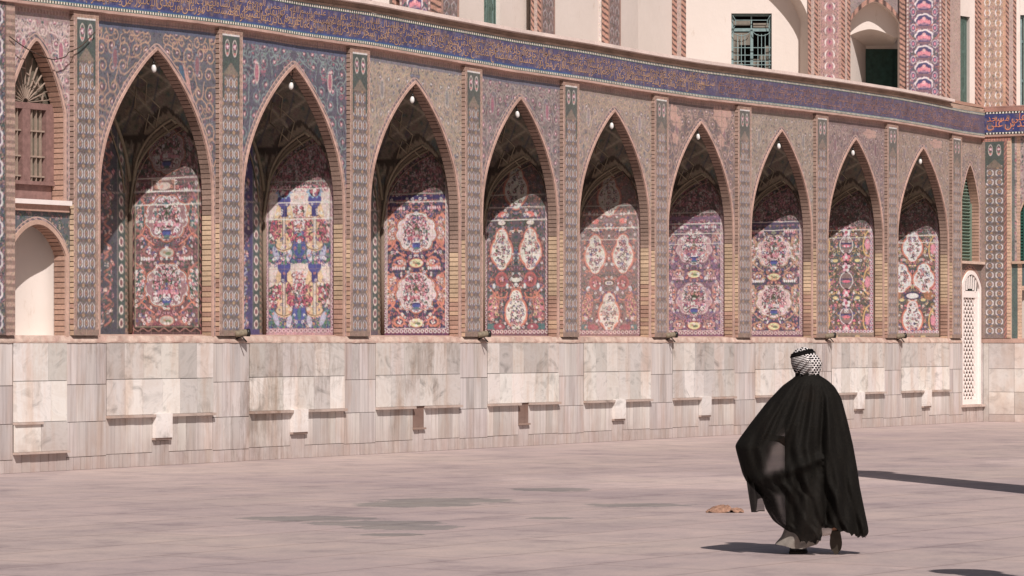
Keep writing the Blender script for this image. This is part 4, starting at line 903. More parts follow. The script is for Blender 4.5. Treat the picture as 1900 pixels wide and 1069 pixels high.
# pier, tiles
mb = MB(); art = pil_art(99, .50, 4.42, 0, True)
def ecol(Y, Z):
    u = (-.10-Y)/.46; c = art.sample(np.clip(u, 0, 1)*.5, np.clip(Z-1.98, 0, 4.42))
    bd = (u > 1); c = np.where(bd[..., None], np.where((np.sin(Z*55+Y*90) > .2)[..., None], L(172, 96, 72), L(122, 92, 88)), c)
    c = np.where((u < 0)[..., None], L(150, 124, 112), c); c = np.where((Y < -.63)[..., None], L(206, 164, 128)*(.6+.4*(np.sin(Z*78)[..., None] > -.6)), c)
    return np.where((Z > 6.40)[..., None], np.where((np.sin(Y*90)+np.sin(Z*120) > 0)[..., None], L(190, 112, 84), L(140, 96, 84)), c)
egrid(mb, EP, np.linspace(-.72, 0.0, 70), np.arange(1.905, 6.51, .0125), ecol); mb.box(EP+.001, EX, -.722, -.718, 1.9, 6.5, L(200, 160, 130)); mb.build('pilaster', M_TILE, ew, label='corner pilaster with white bracket pattern')
# bay with a green shutter above a white niche
random.seed(8); ea = Art(2.2, 2.9, (176, 150, 146), 110); ea.scatter(0, 0, 2.2, 2.9, 420, ((190, 90, 110), (214, 190, 184), (160, 110, 110), (110, 120, 116)), .018, .04)
ecx, ehw = -1.95, 1.02; fe = pointed(ehw, 4.75, 5.95, 1.3)
def ebay(mb, z0, ztop, f, hw, colfn):
    t = np.linspace(0, pi, 60); ys = ecx-hw*np.cos(t); zb = f(ys-ecx); tt = np.linspace(0, 1, 60); Z = zb[:, None]+(ztop-zb[:, None])*tt[None]; Y = np.repeat(ys[:, None], 60, 1)
    mb.grid(np.stack([np.full_like(Y, EX), Y, Z], -1), colfn(Y, Z, Z-zb[:, None]), flip=True)
    for y0_, y1_ in ((ecx+hw, -.72), (-3.2, ecx-hw)):
        Y, Z = np.meshgrid(np.linspace(y0_, y1_, 14), np.arange(z0, ztop+.001, .02), indexing='ij'); mb.grid(np.stack([np.full_like(Y, EX), Y, Z], -1), colfn(Y, Z, np.abs(np.abs(Y-ecx)-hw)), flip=True)
def ecf(Y, Z, d): return np.where((d < .09)[..., None], L(198, 158, 130)*(.75+.25*(np.sin(Z*80)[..., None] > -.5)), np.where((Y > -.80)[..., None], L(104, 112, 110), ea.sample(-Y-.72, Z-3.6)))
mb = MB(); ebay(mb, 3.66, 6.52, fe, ehw, ecf)
fe2 = pointed(.92, 3.0, 3.42, 2.0)
def ecf2(Y, Z, d): return np.where((d < .10)[..., None], L(206, 166, 134)*(.75+.25*(np.sin(Z*80)[..., None] > -.5)), L(86, 104, 100))
ebay(mb, 1.9, 3.60, fe2, .98, ecf2); mb.build('tile_face', M_TILE, ew)
mb = MB(); mb.box(EX-.06, EX+.1, -3.2, -.74, 3.60, 3.66, L(206, 176, 156)); mb.build('window_ledge', M_STONE, ew)
mb = MB(); mb.box(EX+.2, EX+.22, -3.2, -.6, 3.66, 6.0, L(50, 84, 74))
for z in np.arange(3.7, 5.95, .07): mb.box(EX+.16, EX+.2, -3.0, -.85, z, z+.045, L(62, 104, 92))
for y in np.arange(-3.0, -.85, .12): mb.box(EX+.145, EX+.165, y, y+.02, 3.66, 5.9, L(58, 96, 86))
mb.build('green_shutter', M_STONE, ew)
mb = MB(); mb.box(EX+.25, EX+.3, -3.2, -.7, 1.85, 3.6); mb.build('white_niche', M_PLASTER, ew)
mb = MB(); mb.box(EX, EX+.4, EL, -3.2, 1.85, 7.1, L(160, 130, 118)); mb.box(EX+.31, EX+.6, -3.3, 0.2, 0, 7.1, L(160, 130, 118)); mb.build('masonry', M_BRICK, ew)
mb = MB(); r = np.random.RandomState(31)
mb.box(EX-.03, EX+.4, EL, -.0, 0, 1.80, L(112, 92, 86), (.3, .3, .3, 1))
for y0_ in np.arange(EL, -.2, .62):
    for z0, z1 in ((1.21, 1.80), (.68, 1.21), (.17, .68), (0, .17)):
        v = (r.rand(), r.rand(), r.rand(), .5); mb.box(EX-.05, EX-.02, y0_+.004, y0_+.616, z0+.004, z1-.004, mcol('bright'), v)
mb.box(EX-.05, EX-.02, -.176, -.05, .0, 1.796, mcol('bright'), (.3, .2, .1, .5)); mb.build('marble_dado', M_MARBLE, ew)
mb = MB(); mb.box(EX-.06, EX+.2, EL, -.0, 1.80, 1.90, L(196, 156, 138)); mb.box(EX-.10, EX+.3, EL, -.10, 6.505, 6.553, L(190, 148, 130)); mb.box(EX-.10, EX+.3, EL, -.10, 7.076, 7.17, L(186, 130, 112)); mb.build('brick_band', M_BRICK, ew)
mb = MB(); fe_a = frieze_art(7, .42, 77, True); DZ = -.03
egrid(mb, EX-.10, np.linspace(-.10, EL, 420), np.linspace(6.606, 7.022, 24), lambda Y, Z: fe_a.sample(-Y, Z-6.606)); ef = mb.build('inscription_frieze', M_TILE, ew)
mb = MB()
for z0, z1 in ((6.553, 6.606), (7.022, 7.076)):
    mb.box(EX-.101, EX, EL, -.10, z0, z1, L(60, 60, 58))
    up = z0 < 7
    for y in np.arange(-.14, EL+.1, -.078):
        if up: V = [(EX-.106, y, z1-.006), (EX-.106, y-.05, z1-.006), (EX-.106, y-.036, z0+.006), (EX-.106, y-.014, z0+.006)]
        else: V = [(EX-.106, y-.014, z1-.006), (EX-.106, y-.036, z1-.006), (EX-.106, y-.05, z0+.006), (EX-.106, y, z0+.006)]
        mb.add(V, [(0, 1, 2, 3)], L(226, 220, 206))
mb.build('dotted_tile_band', M_TILE, ew)
def on_end(s, z, p): return np.array([EX-.106, -.13-s, z])
lettering([('محمد باقر حاجى مسجد بن على', 6.70, .30, .26, .05), ('باقر محمد حاجى بن على مسجد', 6.84, .24, .22, .06)], on_end, 2.6, ef, M_LETTER2, seed=4)

# ------------------------------------------------------------------ upper storey set back on the roof
up = empty('upper_storey', 'white plastered upper storey with tiled and rope-twist pilasters above the arcade roof', 'building', (0, 0, 0))
def Fp(px, Z):
    Lx = (px-950)/FPX*Z; return np.array([CS, -CD])+VV*Z+RR*Lx
ZT = 11.2
def seg_wall(mb, A, B, z0, z1, thick=.3, colf=None, nu=2, nv=2):
    A, B = np.array(A), np.array(B); d = (B-A); Ln = np.linalg.norm(d); d = d/Ln; n = np.array((d[1], -d[0]))
    if n@VV > 0: n = -n
    u = np.linspace(0, Ln, nu); z = np.linspace(z0, z1, nv); U, Zg = np.meshgrid(u, z, indexing='ij')
    P = np.stack([A[0]+d[0]*U, A[1]+d[1]*U, Zg], -1); mb.grid(P, None if colf is None else colf(U, Zg, Ln))
    Q = P.copy(); Q[..., 0] -= n[0]*thick; Q[..., 1] -= n[1]*thick
    mb.grid(Q, (.4, .35, .3))
    for e in (0, -1): mb.grid(np.stack([P[e], Q[e]], 0), (.6, .5, .45))
    return n
def rope_col(U, Z, Ln):
    ph = (Z*8.6+U/Ln*.8) % 1.0; return np.where((ph < .62)[..., None], L(168, 112, 88), L(80, 56, 50))*1.0
def band_col(seed, kind):
    random.seed(seed); w = {'white': .95, 'hex': .9}.get(kind, .6)
    if kind == 'purple':
        a = Art(1.0, 4.4, (108, 84, 108), 90); a.mirror = True; a.scatter(0, 0, .5, 4.4, 260, ((170, 90, 110), (206, 180, 180), (80, 70, 96), ORG), .018, .035); a.mirror = False
        for y in np.arange(.2, 4.4, .36): a.ell(.5, y, .25, .145, (216, 200, 200), 0, .07, 7); a.ell(.5, y-.022, .215, .135, (66, 58, 104), 0, .05, 7); [a.ell(.5+q*.07, y-.01-abs(q)*.02, .045, .05, (204, 100, 118)) for q in (-2, -1, 0, 1, 2)]; a.ell(.5, y+.03, .05, .04, (214, 150, 150)); a.ell(.5, y-.09, .12, .02, (150, 110, 130)); a.ell(.5, y-.16, .24, .03, (120, 84, 96))
        for y in np.arange(.02, 4.4, .36):
            for x in (.2, .8): a.ell(x, y, .07, .09, (196, 176, 180)); a.ell(x, y, .055, .07, (74, 62, 104)); a.ell(x, y, .03, .04, (196, 96, 120))
        a.frame(0, 0, 1, 4.5, .09, (130, 86, 80)); 
        for y in np.arange(0, 4.4, .09):
            for x in (.045, .955): a.ell(x, y, .02, .03, (206, 190, 180))
    elif kind == 'brack':
        a = Art(.9, 4.4, (168, 120, 112), 90); a.scatter(0, 0, .9, 4.4, 200, ((190, 120, 130), (206, 170, 160), (120, 84, 96)), .015, .03)
        for y in np.arange(.15, 4.4, .27): a.ell(.45, y, .20, .105, (218, 202, 198)); a.ell(.45, y-.02, .15, .13, (164, 116, 112)); a.ell(.45, y, .10, .055, (170, 84, 104), 0, .15, 5); a.ell(.45, y+.02, .03, .04, (110, 70, 90))
        a.frame(0, 0, .9, 4.5, .10, (176, 130, 112))
        for y in np.arange(0, 4.4, .07): a.ell(.05, y, .02, .02, (120, 90, 80)); a.ell(.85, y, .02, .02, (120, 90, 80))
    elif kind == 'hex':
        a = Art(.9, 4.4, (172, 134, 110), 90); a.scatter(.12, 0, .78, 4.4, 120, ((190, 150, 130), (150, 120, 120)), .015, .03)
        for y in np.arange(.12, 4.4, .236):
            for cx in (.22, .62):
                for sg in (-1, 1): a.line([(cx+sg*.07, y+.06), (cx+sg*.105, y), (cx+sg*.07, y-.06)], .028, (224, 216, 214))
                a.ell(cx, y, .05, .045, (190, 140, 90)); a.ell(cx, y, .02, .02, (120, 80, 70))
        a.rect(0, 0, .1, 4.4, (176, 124, 96)); a.rect(.8, 0, .9, 4.4, (186, 132, 96))
    else:
        a = Art(.6, 4.4, (138, 110, 106), 90); a.scatter(0, 0, .6, 4.4, 200, ((160, 140, 138), (110, 90, 100), (176, 140, 130)), .015, .03)
        for y in np.arange(.12, 4.4, .22):
            for cx in (.18, .42): a.line([(cx-.06, y-.06), (cx-.08, y), (cx, y+.07), (cx+.08, y), (cx+.06, y-.06)], .018, (186, 176, 178))
        a.frame(0, 0, .6, 4.5, .06, (170, 124, 104))
    return a
def tilecolf(art):
    return lambda U, Z, Ln: art.sample(U/Ln*art.w, (Z-7.1) % 4.2)
# plan of the facade, in steps (image column, distance)
def fac_tile(px0, Z0, px1, Z1, kind, z0=6.9, parent=None, label=None):
    mb = MB(); A, B = Fp(px0, Z0), Fp(px1, Z1); Ln = np.linalg.norm(B-A)
    if kind == 'rope': seg_wall(mb, A, B, z0, ZT, .12, rope_col, 9, 300); nm = 'rope_column'
    elif kind == 'plain': seg_wall(mb, A, B, z0, ZT, .2, lambda U, Z, Ln: np.ones(U.shape+(3,))*L(170, 140, 128), 3, 60); nm = 'side_face'
    else: seg_wall(mb, A, B, z0, ZT, .2, tilecolf(band_col(int(px0), kind)), 50, 300); nm = 'tile_pilaster'
    return mb.build(nm, M_TILE, parent or up, label=label)
def fac_white(px0, Z0, px1, Z1, z0=6.9):
    mb = MB(); seg_wall(mb, Fp(px0, Z0), Fp(px1, Z1), z0, ZT, .3); return mb.build('plaster_wall', M_PLASTER, up)
P0 = [55.6, 56.4, 59.6, 60.4, 63.5, 65.0, 70.0, 72.0]
fac_white(690, 56.0, 742, 56.0)
fac_tile(728, 55.8, 741, 55.8, 'rope'); fac_tile(741, 55.6, 799, 55.6, 'purple'); fac_tile(799, 55.6, 819, 55.6, 'rope'); fac_tile(819, 55.6, 852, 56.4, 'grey')
fac_white(852, 56.6, 898, 57.7); fac_white(928, 58.4, 986, 59.8)
mb = MB(); A, B = Fp(898, 57.7), Fp(928, 58.4); seg_wall(mb, A, B, 6.9, 7.28, .3); mb.build('plaster_wall', M_PLASTER, up)
def put(mb, A, B, u0, u1, z0, z1, push, thick, col=None):
    A, B = np.array(A), np.array(B); d = (B-A)/np.linalg.norm(B-A); n = np.array((d[1], -d[0])); n = -n if n@VV > 0 else n
    Ln = np.linalg.norm(B-A); c = A+d*(u0+u1)/2*Ln+n*(push-thick/2); mb.obox((c[0], c[1], (z0+z1)/2), (d[0]*(u1-u0)/2*Ln, d[1]*(u1-u0)/2*Ln, 0), (n[0]*thick/2, n[1]*thick/2, 0), (0, 0, (z1-z0)/2), col)
def green_window(A, B, z0, z1, name='window', label=None):
    mb = MB(); 
    for u in (0.03, .5, .97): put(mb, A, B, u-.05, u+.05, z0, z1, -.08, .05)
    for z in (z0+.03, z0+.6, z0+1.5, z1-.03): put(mb, A, B, 0, 1, z-.03, z+.03, -.09, .04)
    w_ = mb.build(name, M_BLUEGREY, up, label=label)
    mb = MB()
    for u in np.linspace(.12, .88, 8): put(mb, A, B, u-.012, u+.012, z0, z1, -.05, .015)
    mb.build('window_bar', M_GREEN, w_)
    mb = MB(); put(mb, A, B, 0, 1, z0, z1, -.14, .01); mb.build('pane', M_GLASS, w_)
    return w_
green_window(A, B, 7.28, 11.2, label='narrow green barred window between white plaster')
fac_tile(985, 59.3, 991, 59.3, 'rope'); fac_tile(991, 59.3, 997, 59.3, 'plain'); fac_tile(997, 59.3, 1004, 59.3, 'rope'); fac_tile(1004, 59.3, 1030, 60.3, 'grey', 7.35)
fac_white(1030, 60.9, 1117, 63.0)
fac_tile(1117, 62.8, 1129, 62.8, 'rope'); fac_tile(1129, 62.8, 1152, 63.7, 'grey'); fac_white(1152, 64.0, 1184, 65.3); fac_white(1184, 65.3, 1248, 66.95)
fac_tile(1247, 66.9, 1256, 66.9, 'rope'); fac_tile(1256, 66.9, 1264, 66.9, 'plain'); fac_tile(1264, 66.9, 1273, 66.9, 'rope')
# broad white bay with the large barred window
ZB, ZF = 73.75, 73.2
fac_white(1262, ZB, 1357, ZB); fac_white(1432, ZB, 1500, ZB)
zpx = lambda py, Z: EYE+(HZ-py)*Z/FPX
mb = MB(); A, B = Fp(1357, ZB), Fp(1432, ZB); seg_wall(mb, A, B, zpx(25, ZB), 12, .3); mb.build('plaster_wall', M_PLASTER, up); mb = MB(); seg_wall(mb, A, B, 6.9, zpx(133, ZB), .3); mb.build('plaster_wall', M_PLASTER, up)
W0, W1 = zpx(133, ZB), zpx(25, ZB)
mb = MB()
for u0, u1, z0, z1 in ((0, .06, W0, W1), (.94, 1, W0, W1), (.48, .55, W0, W0+.97), (0, 1, W0+.93, W0+1.0), (0, 1, W1-.05, W1), (.49, .52, W0+1.0, W1)): put(mb, A, B, u0, u1, z0, z1, -.12, .06)
wdo = mb.build('window', M_BLUEGREY, up, label='large barred window with broken panes and blue-grey frame')
mb = MB()
for u in (.16, .25, .34, .66, .75, .84): put(mb, A, B, u-.008, u+.008, W0, W0+.86, -.03, .014)
for z in (.16, .24, .38, .55): put(mb, A, B, 0, 1, W0+z-.008, W0+z+.008, -.035, .014)
put(mb, A, B, .1, .9, W0+1.17, W0+1.185, -.035, .014)
dA = (np.array(B)-np.array(A)); LA = np.linalg.norm(dA); dA = dA/LA; nA = np.array((dA[1], -dA[0])); nA = -nA if nA@VV > 0 else nA
for c0 in (.25, .75):
    for w_, z_, rx_, rz_, a0, a1 in ((1, .95, .22, .13, pi, 2*pi),):
        pts = [(A[0]+dA[0]*LA*(c0+rx_*cos(t))+nA[0]*-.03, A[1]+dA[1]*LA*(c0+rx_*cos(t))+nA[1]*-.03, W0+z_+rz_*sin(t)) for t in np.linspace(a0, a1, 10)]; mb.tube(pts, .009, 5)
for c0, s_ in ((.03, 1), (.97, -1)):
    pts = [(A[0]+dA[0]*LA*(c0+s_*.08*sin(t))+nA[0]*-.03, A[1]+dA[1]*LA*(c0+s_*.08*sin(t))+nA[1]*-.03, W1-.04-.33*t/pi) for t in np.linspace(0, pi, 10)]; mb.tube(pts, .009, 5)
mb.build('window_bar', M_BLUEGREY, wdo)
mb = MB(); r = np.random.RandomState(4)
for u0, u1, z0, z1 in ((.06, .48, 1.06, 1.2), (.06, .2, .2, .9), (.2, .48, .62, .9), (.55, .7, .1, .3), (.7, .94, .25, .4), (.55, .94, 1.02, 1.12), (.85, .94, .0, .6), (.06, .3, .0, .2)): put(mb, A, B, u0, u1, W0+z0, W0+z1, -.14, .006)
mb.build('broken_pane', simple('dusty_glass_shards', L(128, 120, 110), .3, .4, 5, .3), wdo)
mb = MB(); put(mb, A, B, -.1, 1.1, W0-.1, W1+.1, -.9, .05); mb.build('dark_room', M_DARK, wdo)
# arch reveal to the right of it: plaster jamb in its own shade, curving over at the top
mb = MB(); zs = np.linspace(6.9, 9.1, 12); crv = [(1484, z) for z in zs]+[(1484-(k**1.6)*2.2, 9.1+k*.14) for k in range(1, 11)]
G = []
for pxx, z in crv:
    a_ = Fp(1500+(pxx-1484), ZF+.05); b_ = Fp(pxx, ZB); G.append([(a_[0], a_[1], z), (b_[0], b_[1], z)])
mb.grid(np.array(G)); 
G = []
for pxx, z in crv:
    a_ = Fp(1500+(pxx-1484), ZF+.05); b_ = Fp(1502, ZF+.05); G.append([(a_[0], a_[1], z), (b_[0], b_[1], z)])
mb.grid(np.array(G)); mb.build('arch_jamb', M_PLASTER, up)
fac_tile(1499, ZF, 1505, ZF, 'rope'); fac_tile(1505, ZF, 1511, ZF, 'plain'); fac_tile(1511, ZF, 1518, ZF, 'rope'); fac_tile(1518, ZF, 1561, ZF, 'brack'); fac_tile(1561, ZF, 1568, ZF, 'rope'); fac_tile(1568, ZF, 1572, ZF, 'plain'); fac_tile(1572, ZF, 1578, ZF, 'rope')
# arched niche with dark green door
nA0, nB0 = Fp(1577, ZF+.05), Fp(1669, ZF+.05); dN = nB0-nA0; LN = np.linalg.norm(dN); dN /= LN; nN = np.array((dN[1], -dN[0])); nN = -nN if nN@VV > 0 else nN
def NP(u, z, dep): q = nA0+dN*u*LN-nN*dep; return (q[0], q[1], z)
zsN = zpx(20, ZF); zaN = zpx(4, ZF)
def archN(u): q = np.clip(abs(u-.5)*2, 0, 1); return zsN-.28+(zaN+.02-zsN+.28)*(1-q**1.5)**.8
mb = MB(); us = .5-.5*np.cos(np.linspace(0, pi, 40)); mb.grid(np.array([[NP(u, archN(u), 0), NP(u, 10.8, 0)] for u in us]), L(140, 120, 116)); mb.build('niche_spandrel', M_TILE, up)
mb = MB(); mb.grid(np.array([[NP(u, archN(u)+.00, -.02), NP(u, archN(u)+.12, -.02)] for u in us for _ in (0,)]), np.array([[rope_col(np.array(.5), np.array(k*.09), 1.)]*2 for k in range(len(us))]).reshape(len(us), 2, 3)); mb.build('rope_arch', M_TILE, up)
mb = MB(); dpt = .35
mb.grid(np.array([[NP(u, archN(u), 0), NP(u, archN(u), dpt)] for u in us])); 
for u in (0, 1): mb.grid(np.array([[NP(u, z, 0), NP(u, z, dpt)] for z in (6.9, archN(0))]))
# back face with the lower, deeper opening
zo = zpx(66, ZF); zm = zpx(51, ZF); ol, orr = .04, 1.0
def openN(u): q = np.clip(abs((u-ol)/(orr-ol)-.42)*2, 0, 1.2); return zm-(zm-zo)*np.clip(q, 0, 1)**1.7
mb.grid(np.array([[NP(u, openN(u), dpt), NP(u, max(archN(u), openN(u)+.01), dpt)] for u in np.linspace(ol, orr, 40)])); mb.grid(np.array([[NP(0, z, dpt), NP(ol, z, dpt)] for z in (6.9, archN(.04))]))
d2 = 1.3; dl = .44
mb.grid(np.array([[NP(ol, z, dpt), NP(ol+dl, z, dpt+d2)] for z in np.linspace(6.9, openN(ol), 8)]), smooth=False)
mb.grid(np.array([[NP(u, openN(u), dpt), NP(ol+dl+(u-ol)*(1.05-ol-dl)/(orr-ol), min(openN(u), zpx(80, ZF)+.1), dpt+d2)] for u in np.linspace(ol, orr, 30)]))
mb.grid(np.array([[NP(ol+dl-.02, z, dpt+d2+.01), NP(1.2, z, dpt+d2+.01)] for z in (zpx(80, ZF), 10.)])); mb.build('niche_plaster', M_PLASTER, up)
mb = MB(); 
for k in range(4): a_, b_ = ol+dl+k*.14, ol+dl+(k+1)*.14-.006; q = [NP(a_, 6.9, dpt+d2-.03-.0), NP(b_, 6.9, dpt+d2-.03)]; mb.grid(np.array([[q[0], (q[0][0], q[0][1], zpx(80, ZF))], [q[1], (q[1][0], q[1][1], zpx(80, ZF))]]))
mb.grid(np.array([[NP(ol+dl-.02, 6.9, dpt+d2), NP(ol+dl-.02, zpx(80, ZF)+.02, dpt+d2)], [NP(1.2, 6.9, dpt+d2), NP(1.2, zpx(80, ZF)+.02, dpt+d2)]])); mb.build('door', M_DKGREEN, up, label='dark green plank door deep in the arched niche')
fac_tile(1669, ZF-.05, 1681, ZF-.05, 'rope'); fac_tile(1681, ZF-.1, 1748, ZF-.1, 'purple'); fac_tile(1748, ZF-.1, 1754, ZF-.1, 'rope'); fac_tile(1754, ZF-.1, 1757, ZF-.1, 'plain'); fac_tile(1757, ZF-.1, 1763, ZF-.1, 'rope')
fac_tile(1763, ZF-.1, 1782, ZF+.25, 'plain'); A, B = Fp(1782, ZF+.30), Fp(1799, ZF+.62); fac_white(1781, ZF+.3, 1800, ZF+.62, zpx(25, 73)); fac_white(1799, ZF+.62, 1809, ZF+.75)
green_window(A, B, 6.95, zpx(26, 73), label='narrow green window beside the corner pilaster')
# continuing over the end wall
ZE = 73.95
fac_tile(1808, ZE, 1814, ZE-.02, 'rope', 7.12); fac_tile(1814, ZE, 1821, ZE, 'rope', 7.12); fac_tile(1821, ZE, 1866, ZE-.1, 'hex', 7.12); fac_tile(1866, ZE-.1, 1872, ZE-.1, 'rope', 7.12); fac_tile(1872, ZE-.1, 1880, ZE-.1, 'plain', 7.12); fac_tile(1880, ZE-.1, 1886, ZE-.1, 'rope', 7.12)
fac_white(1886, ZE, 1893, ZE, 7.1); A, B = Fp(1892, ZE), Fp(1960, ZE); green_window(A, B, 7.2, zpx(28, ZE), label='green window at the right edge over the end wall'); fac_white(1892, ZE, 1990, ZE, zpx(28, ZE))
mb = MB(); 
q0, q1 = Fp(1800, ZE-.3), Fp(2050, ZE-.5); 
mb.box(EX-.10, EX+3, EL, 1.2, 7.165, 7.20, L(190, 140, 124)); mb.build('terrace_floor', M_BRICK, ew)
# rear and roof that make it a volume
mb = MB(); q = [Fp(690, 60), Fp(1262, 80), Fp(2000, 80), Fp(1990, 84), Fp(1240, 84), Fp(680, 66)]
mb.add([(p[0], p[1], ZT+.05) for p in q]+[(p[0], p[1], 7.0) for p in q], [(0, 1, 4, 5), (1, 2, 3, 4), (5, 4, 10, 11), (4, 3, 9, 10)], L(190, 170, 155)); mb.build('rear_masonry', M_STONE, up)

# ------------------------------------------------------------------ lamps under the arches
bulb = MB(); t = np.linspace(0, pi, 12); prof = [(.038*sin(a_)*(1+.14*cos(a_)), -.062*cos(a_)) for a_ in t]
bulb.grid(np.array([[(r_*cos(p), r_*sin(p), z) for p in np.linspace(0, 2*pi, 14, endpoint=False)] for r_, z in prof]), closed_v=True, smooth=True)
cap = MB(); cap.tube([(0, 0, .052), (0, 0, .10)], .018, 8); cap.tube([(0, 0, .09), (0, 0, .26)], .006, 5)
lamp0 = None
for i, (a, b) in enumerate(bays):
    cx = (a+b)/2; e = empty('hanging_lamp', 'white egg-shaped lamp at the arch tip '+lamp_labels[i], 'lamp', tuple(sag(np.array((cx+.02, .07, 5.80)))), 'white lamps hanging at the tips of the arches')
    if lamp0 is None: g1 = bulb.build('glass_globe', M_LAMPGLASS, e); g2 = cap.build('lamp_holder', M_BLACKMETAL, e); lamp0 = (g1, g2)
    else:
        for gg in lamp0: c = gg.copy(); C.objects.link(c); c.parent = e
    e.rotation_euler = (random.uniform(-.09, .09), random.uniform(-.12, .12), random.uniform(0, 6)); e.location.z += random.uniform(-.03, .02)
# ------------------------------------------------------------------ spot lamps on the sill
FL = [(3.95, 'beside the dull maroon panel'), (10.97, 'right of the navy medallion panel'), (17.73, 'left of the mauve panel'), (24.67, "just right of the man's head"), (28.23, 'left of the ochre panel')]
flo = None
for x, lab in FL:
    e = empty('spot_lamp', ('pale' if x < 5 else 'dusty' if x < 20 else 'dark')+' drum-shaped spot lamp on the brick sill, '+lab, 'spot lamp', (x, -.12, 1.945), 'spot lamps on the brick sill of the wall')
    if flo is None:
        d = np.array((.62, -.45, .0)); d = d/np.linalg.norm(d); d3 = lambda k, z=0: (d[0]*k, d[1]*k, z)
        m1 = MB(); m1.tube([d3(-.11, -.01), d3(-.10, -.01), d3(-.02, 0), d3(.07, .01)], [.028, .046, .052, .055], 14); b1 = m1.build('lamp_housing', M_BEIGEMETAL, e)
        m2 = MB(); m2.tube([d3(.07, .01), d3(.12, .012)], [.058, .062], 14); b2 = m2.build('lamp_hood', M_BLACKMETAL, e)
        m3 = MB(); m3.tube([(0, .0, -.04), (-.02, .09, -.09)], .014, 6); m3.tube([(-.02, -.02, -.05), (.03, -.07, -.13)], .012, 6); b3 = m3.build('lamp_bracket', M_BLACKMETAL, e); flo = (b1, b2, b3)
    else:
        for gg in flo: c = gg.copy(); C.objects.link(c); c.parent = e
# loose cable across the left bay
mb = MB(); from_px = [(18, 68), (40, 84), (62, 97), (92, 109), (105, 110), (122, 105), (128, 97), (150, 86), (176, 60)]
pts = []
for k, (px, py) in enumerate(from_px):
    y = -.12 if 1 <= k <= 8 else -.10; dd = VV+(px-950)/FPX*RR; t_ = (y+CD)/dd[1]; s_ = CS+t_*dd[0]; Zd = t_*(dd@VV); pts.append((s_, y, EYE+(HZ-py)*Zd/FPX))
mb.tube(catmull(pts, 5), .008, 6); tag(mb.build('loose_cable', M_WIRE), 'thin dark cable sagging across the red arched window to the pilaster', 'cable')

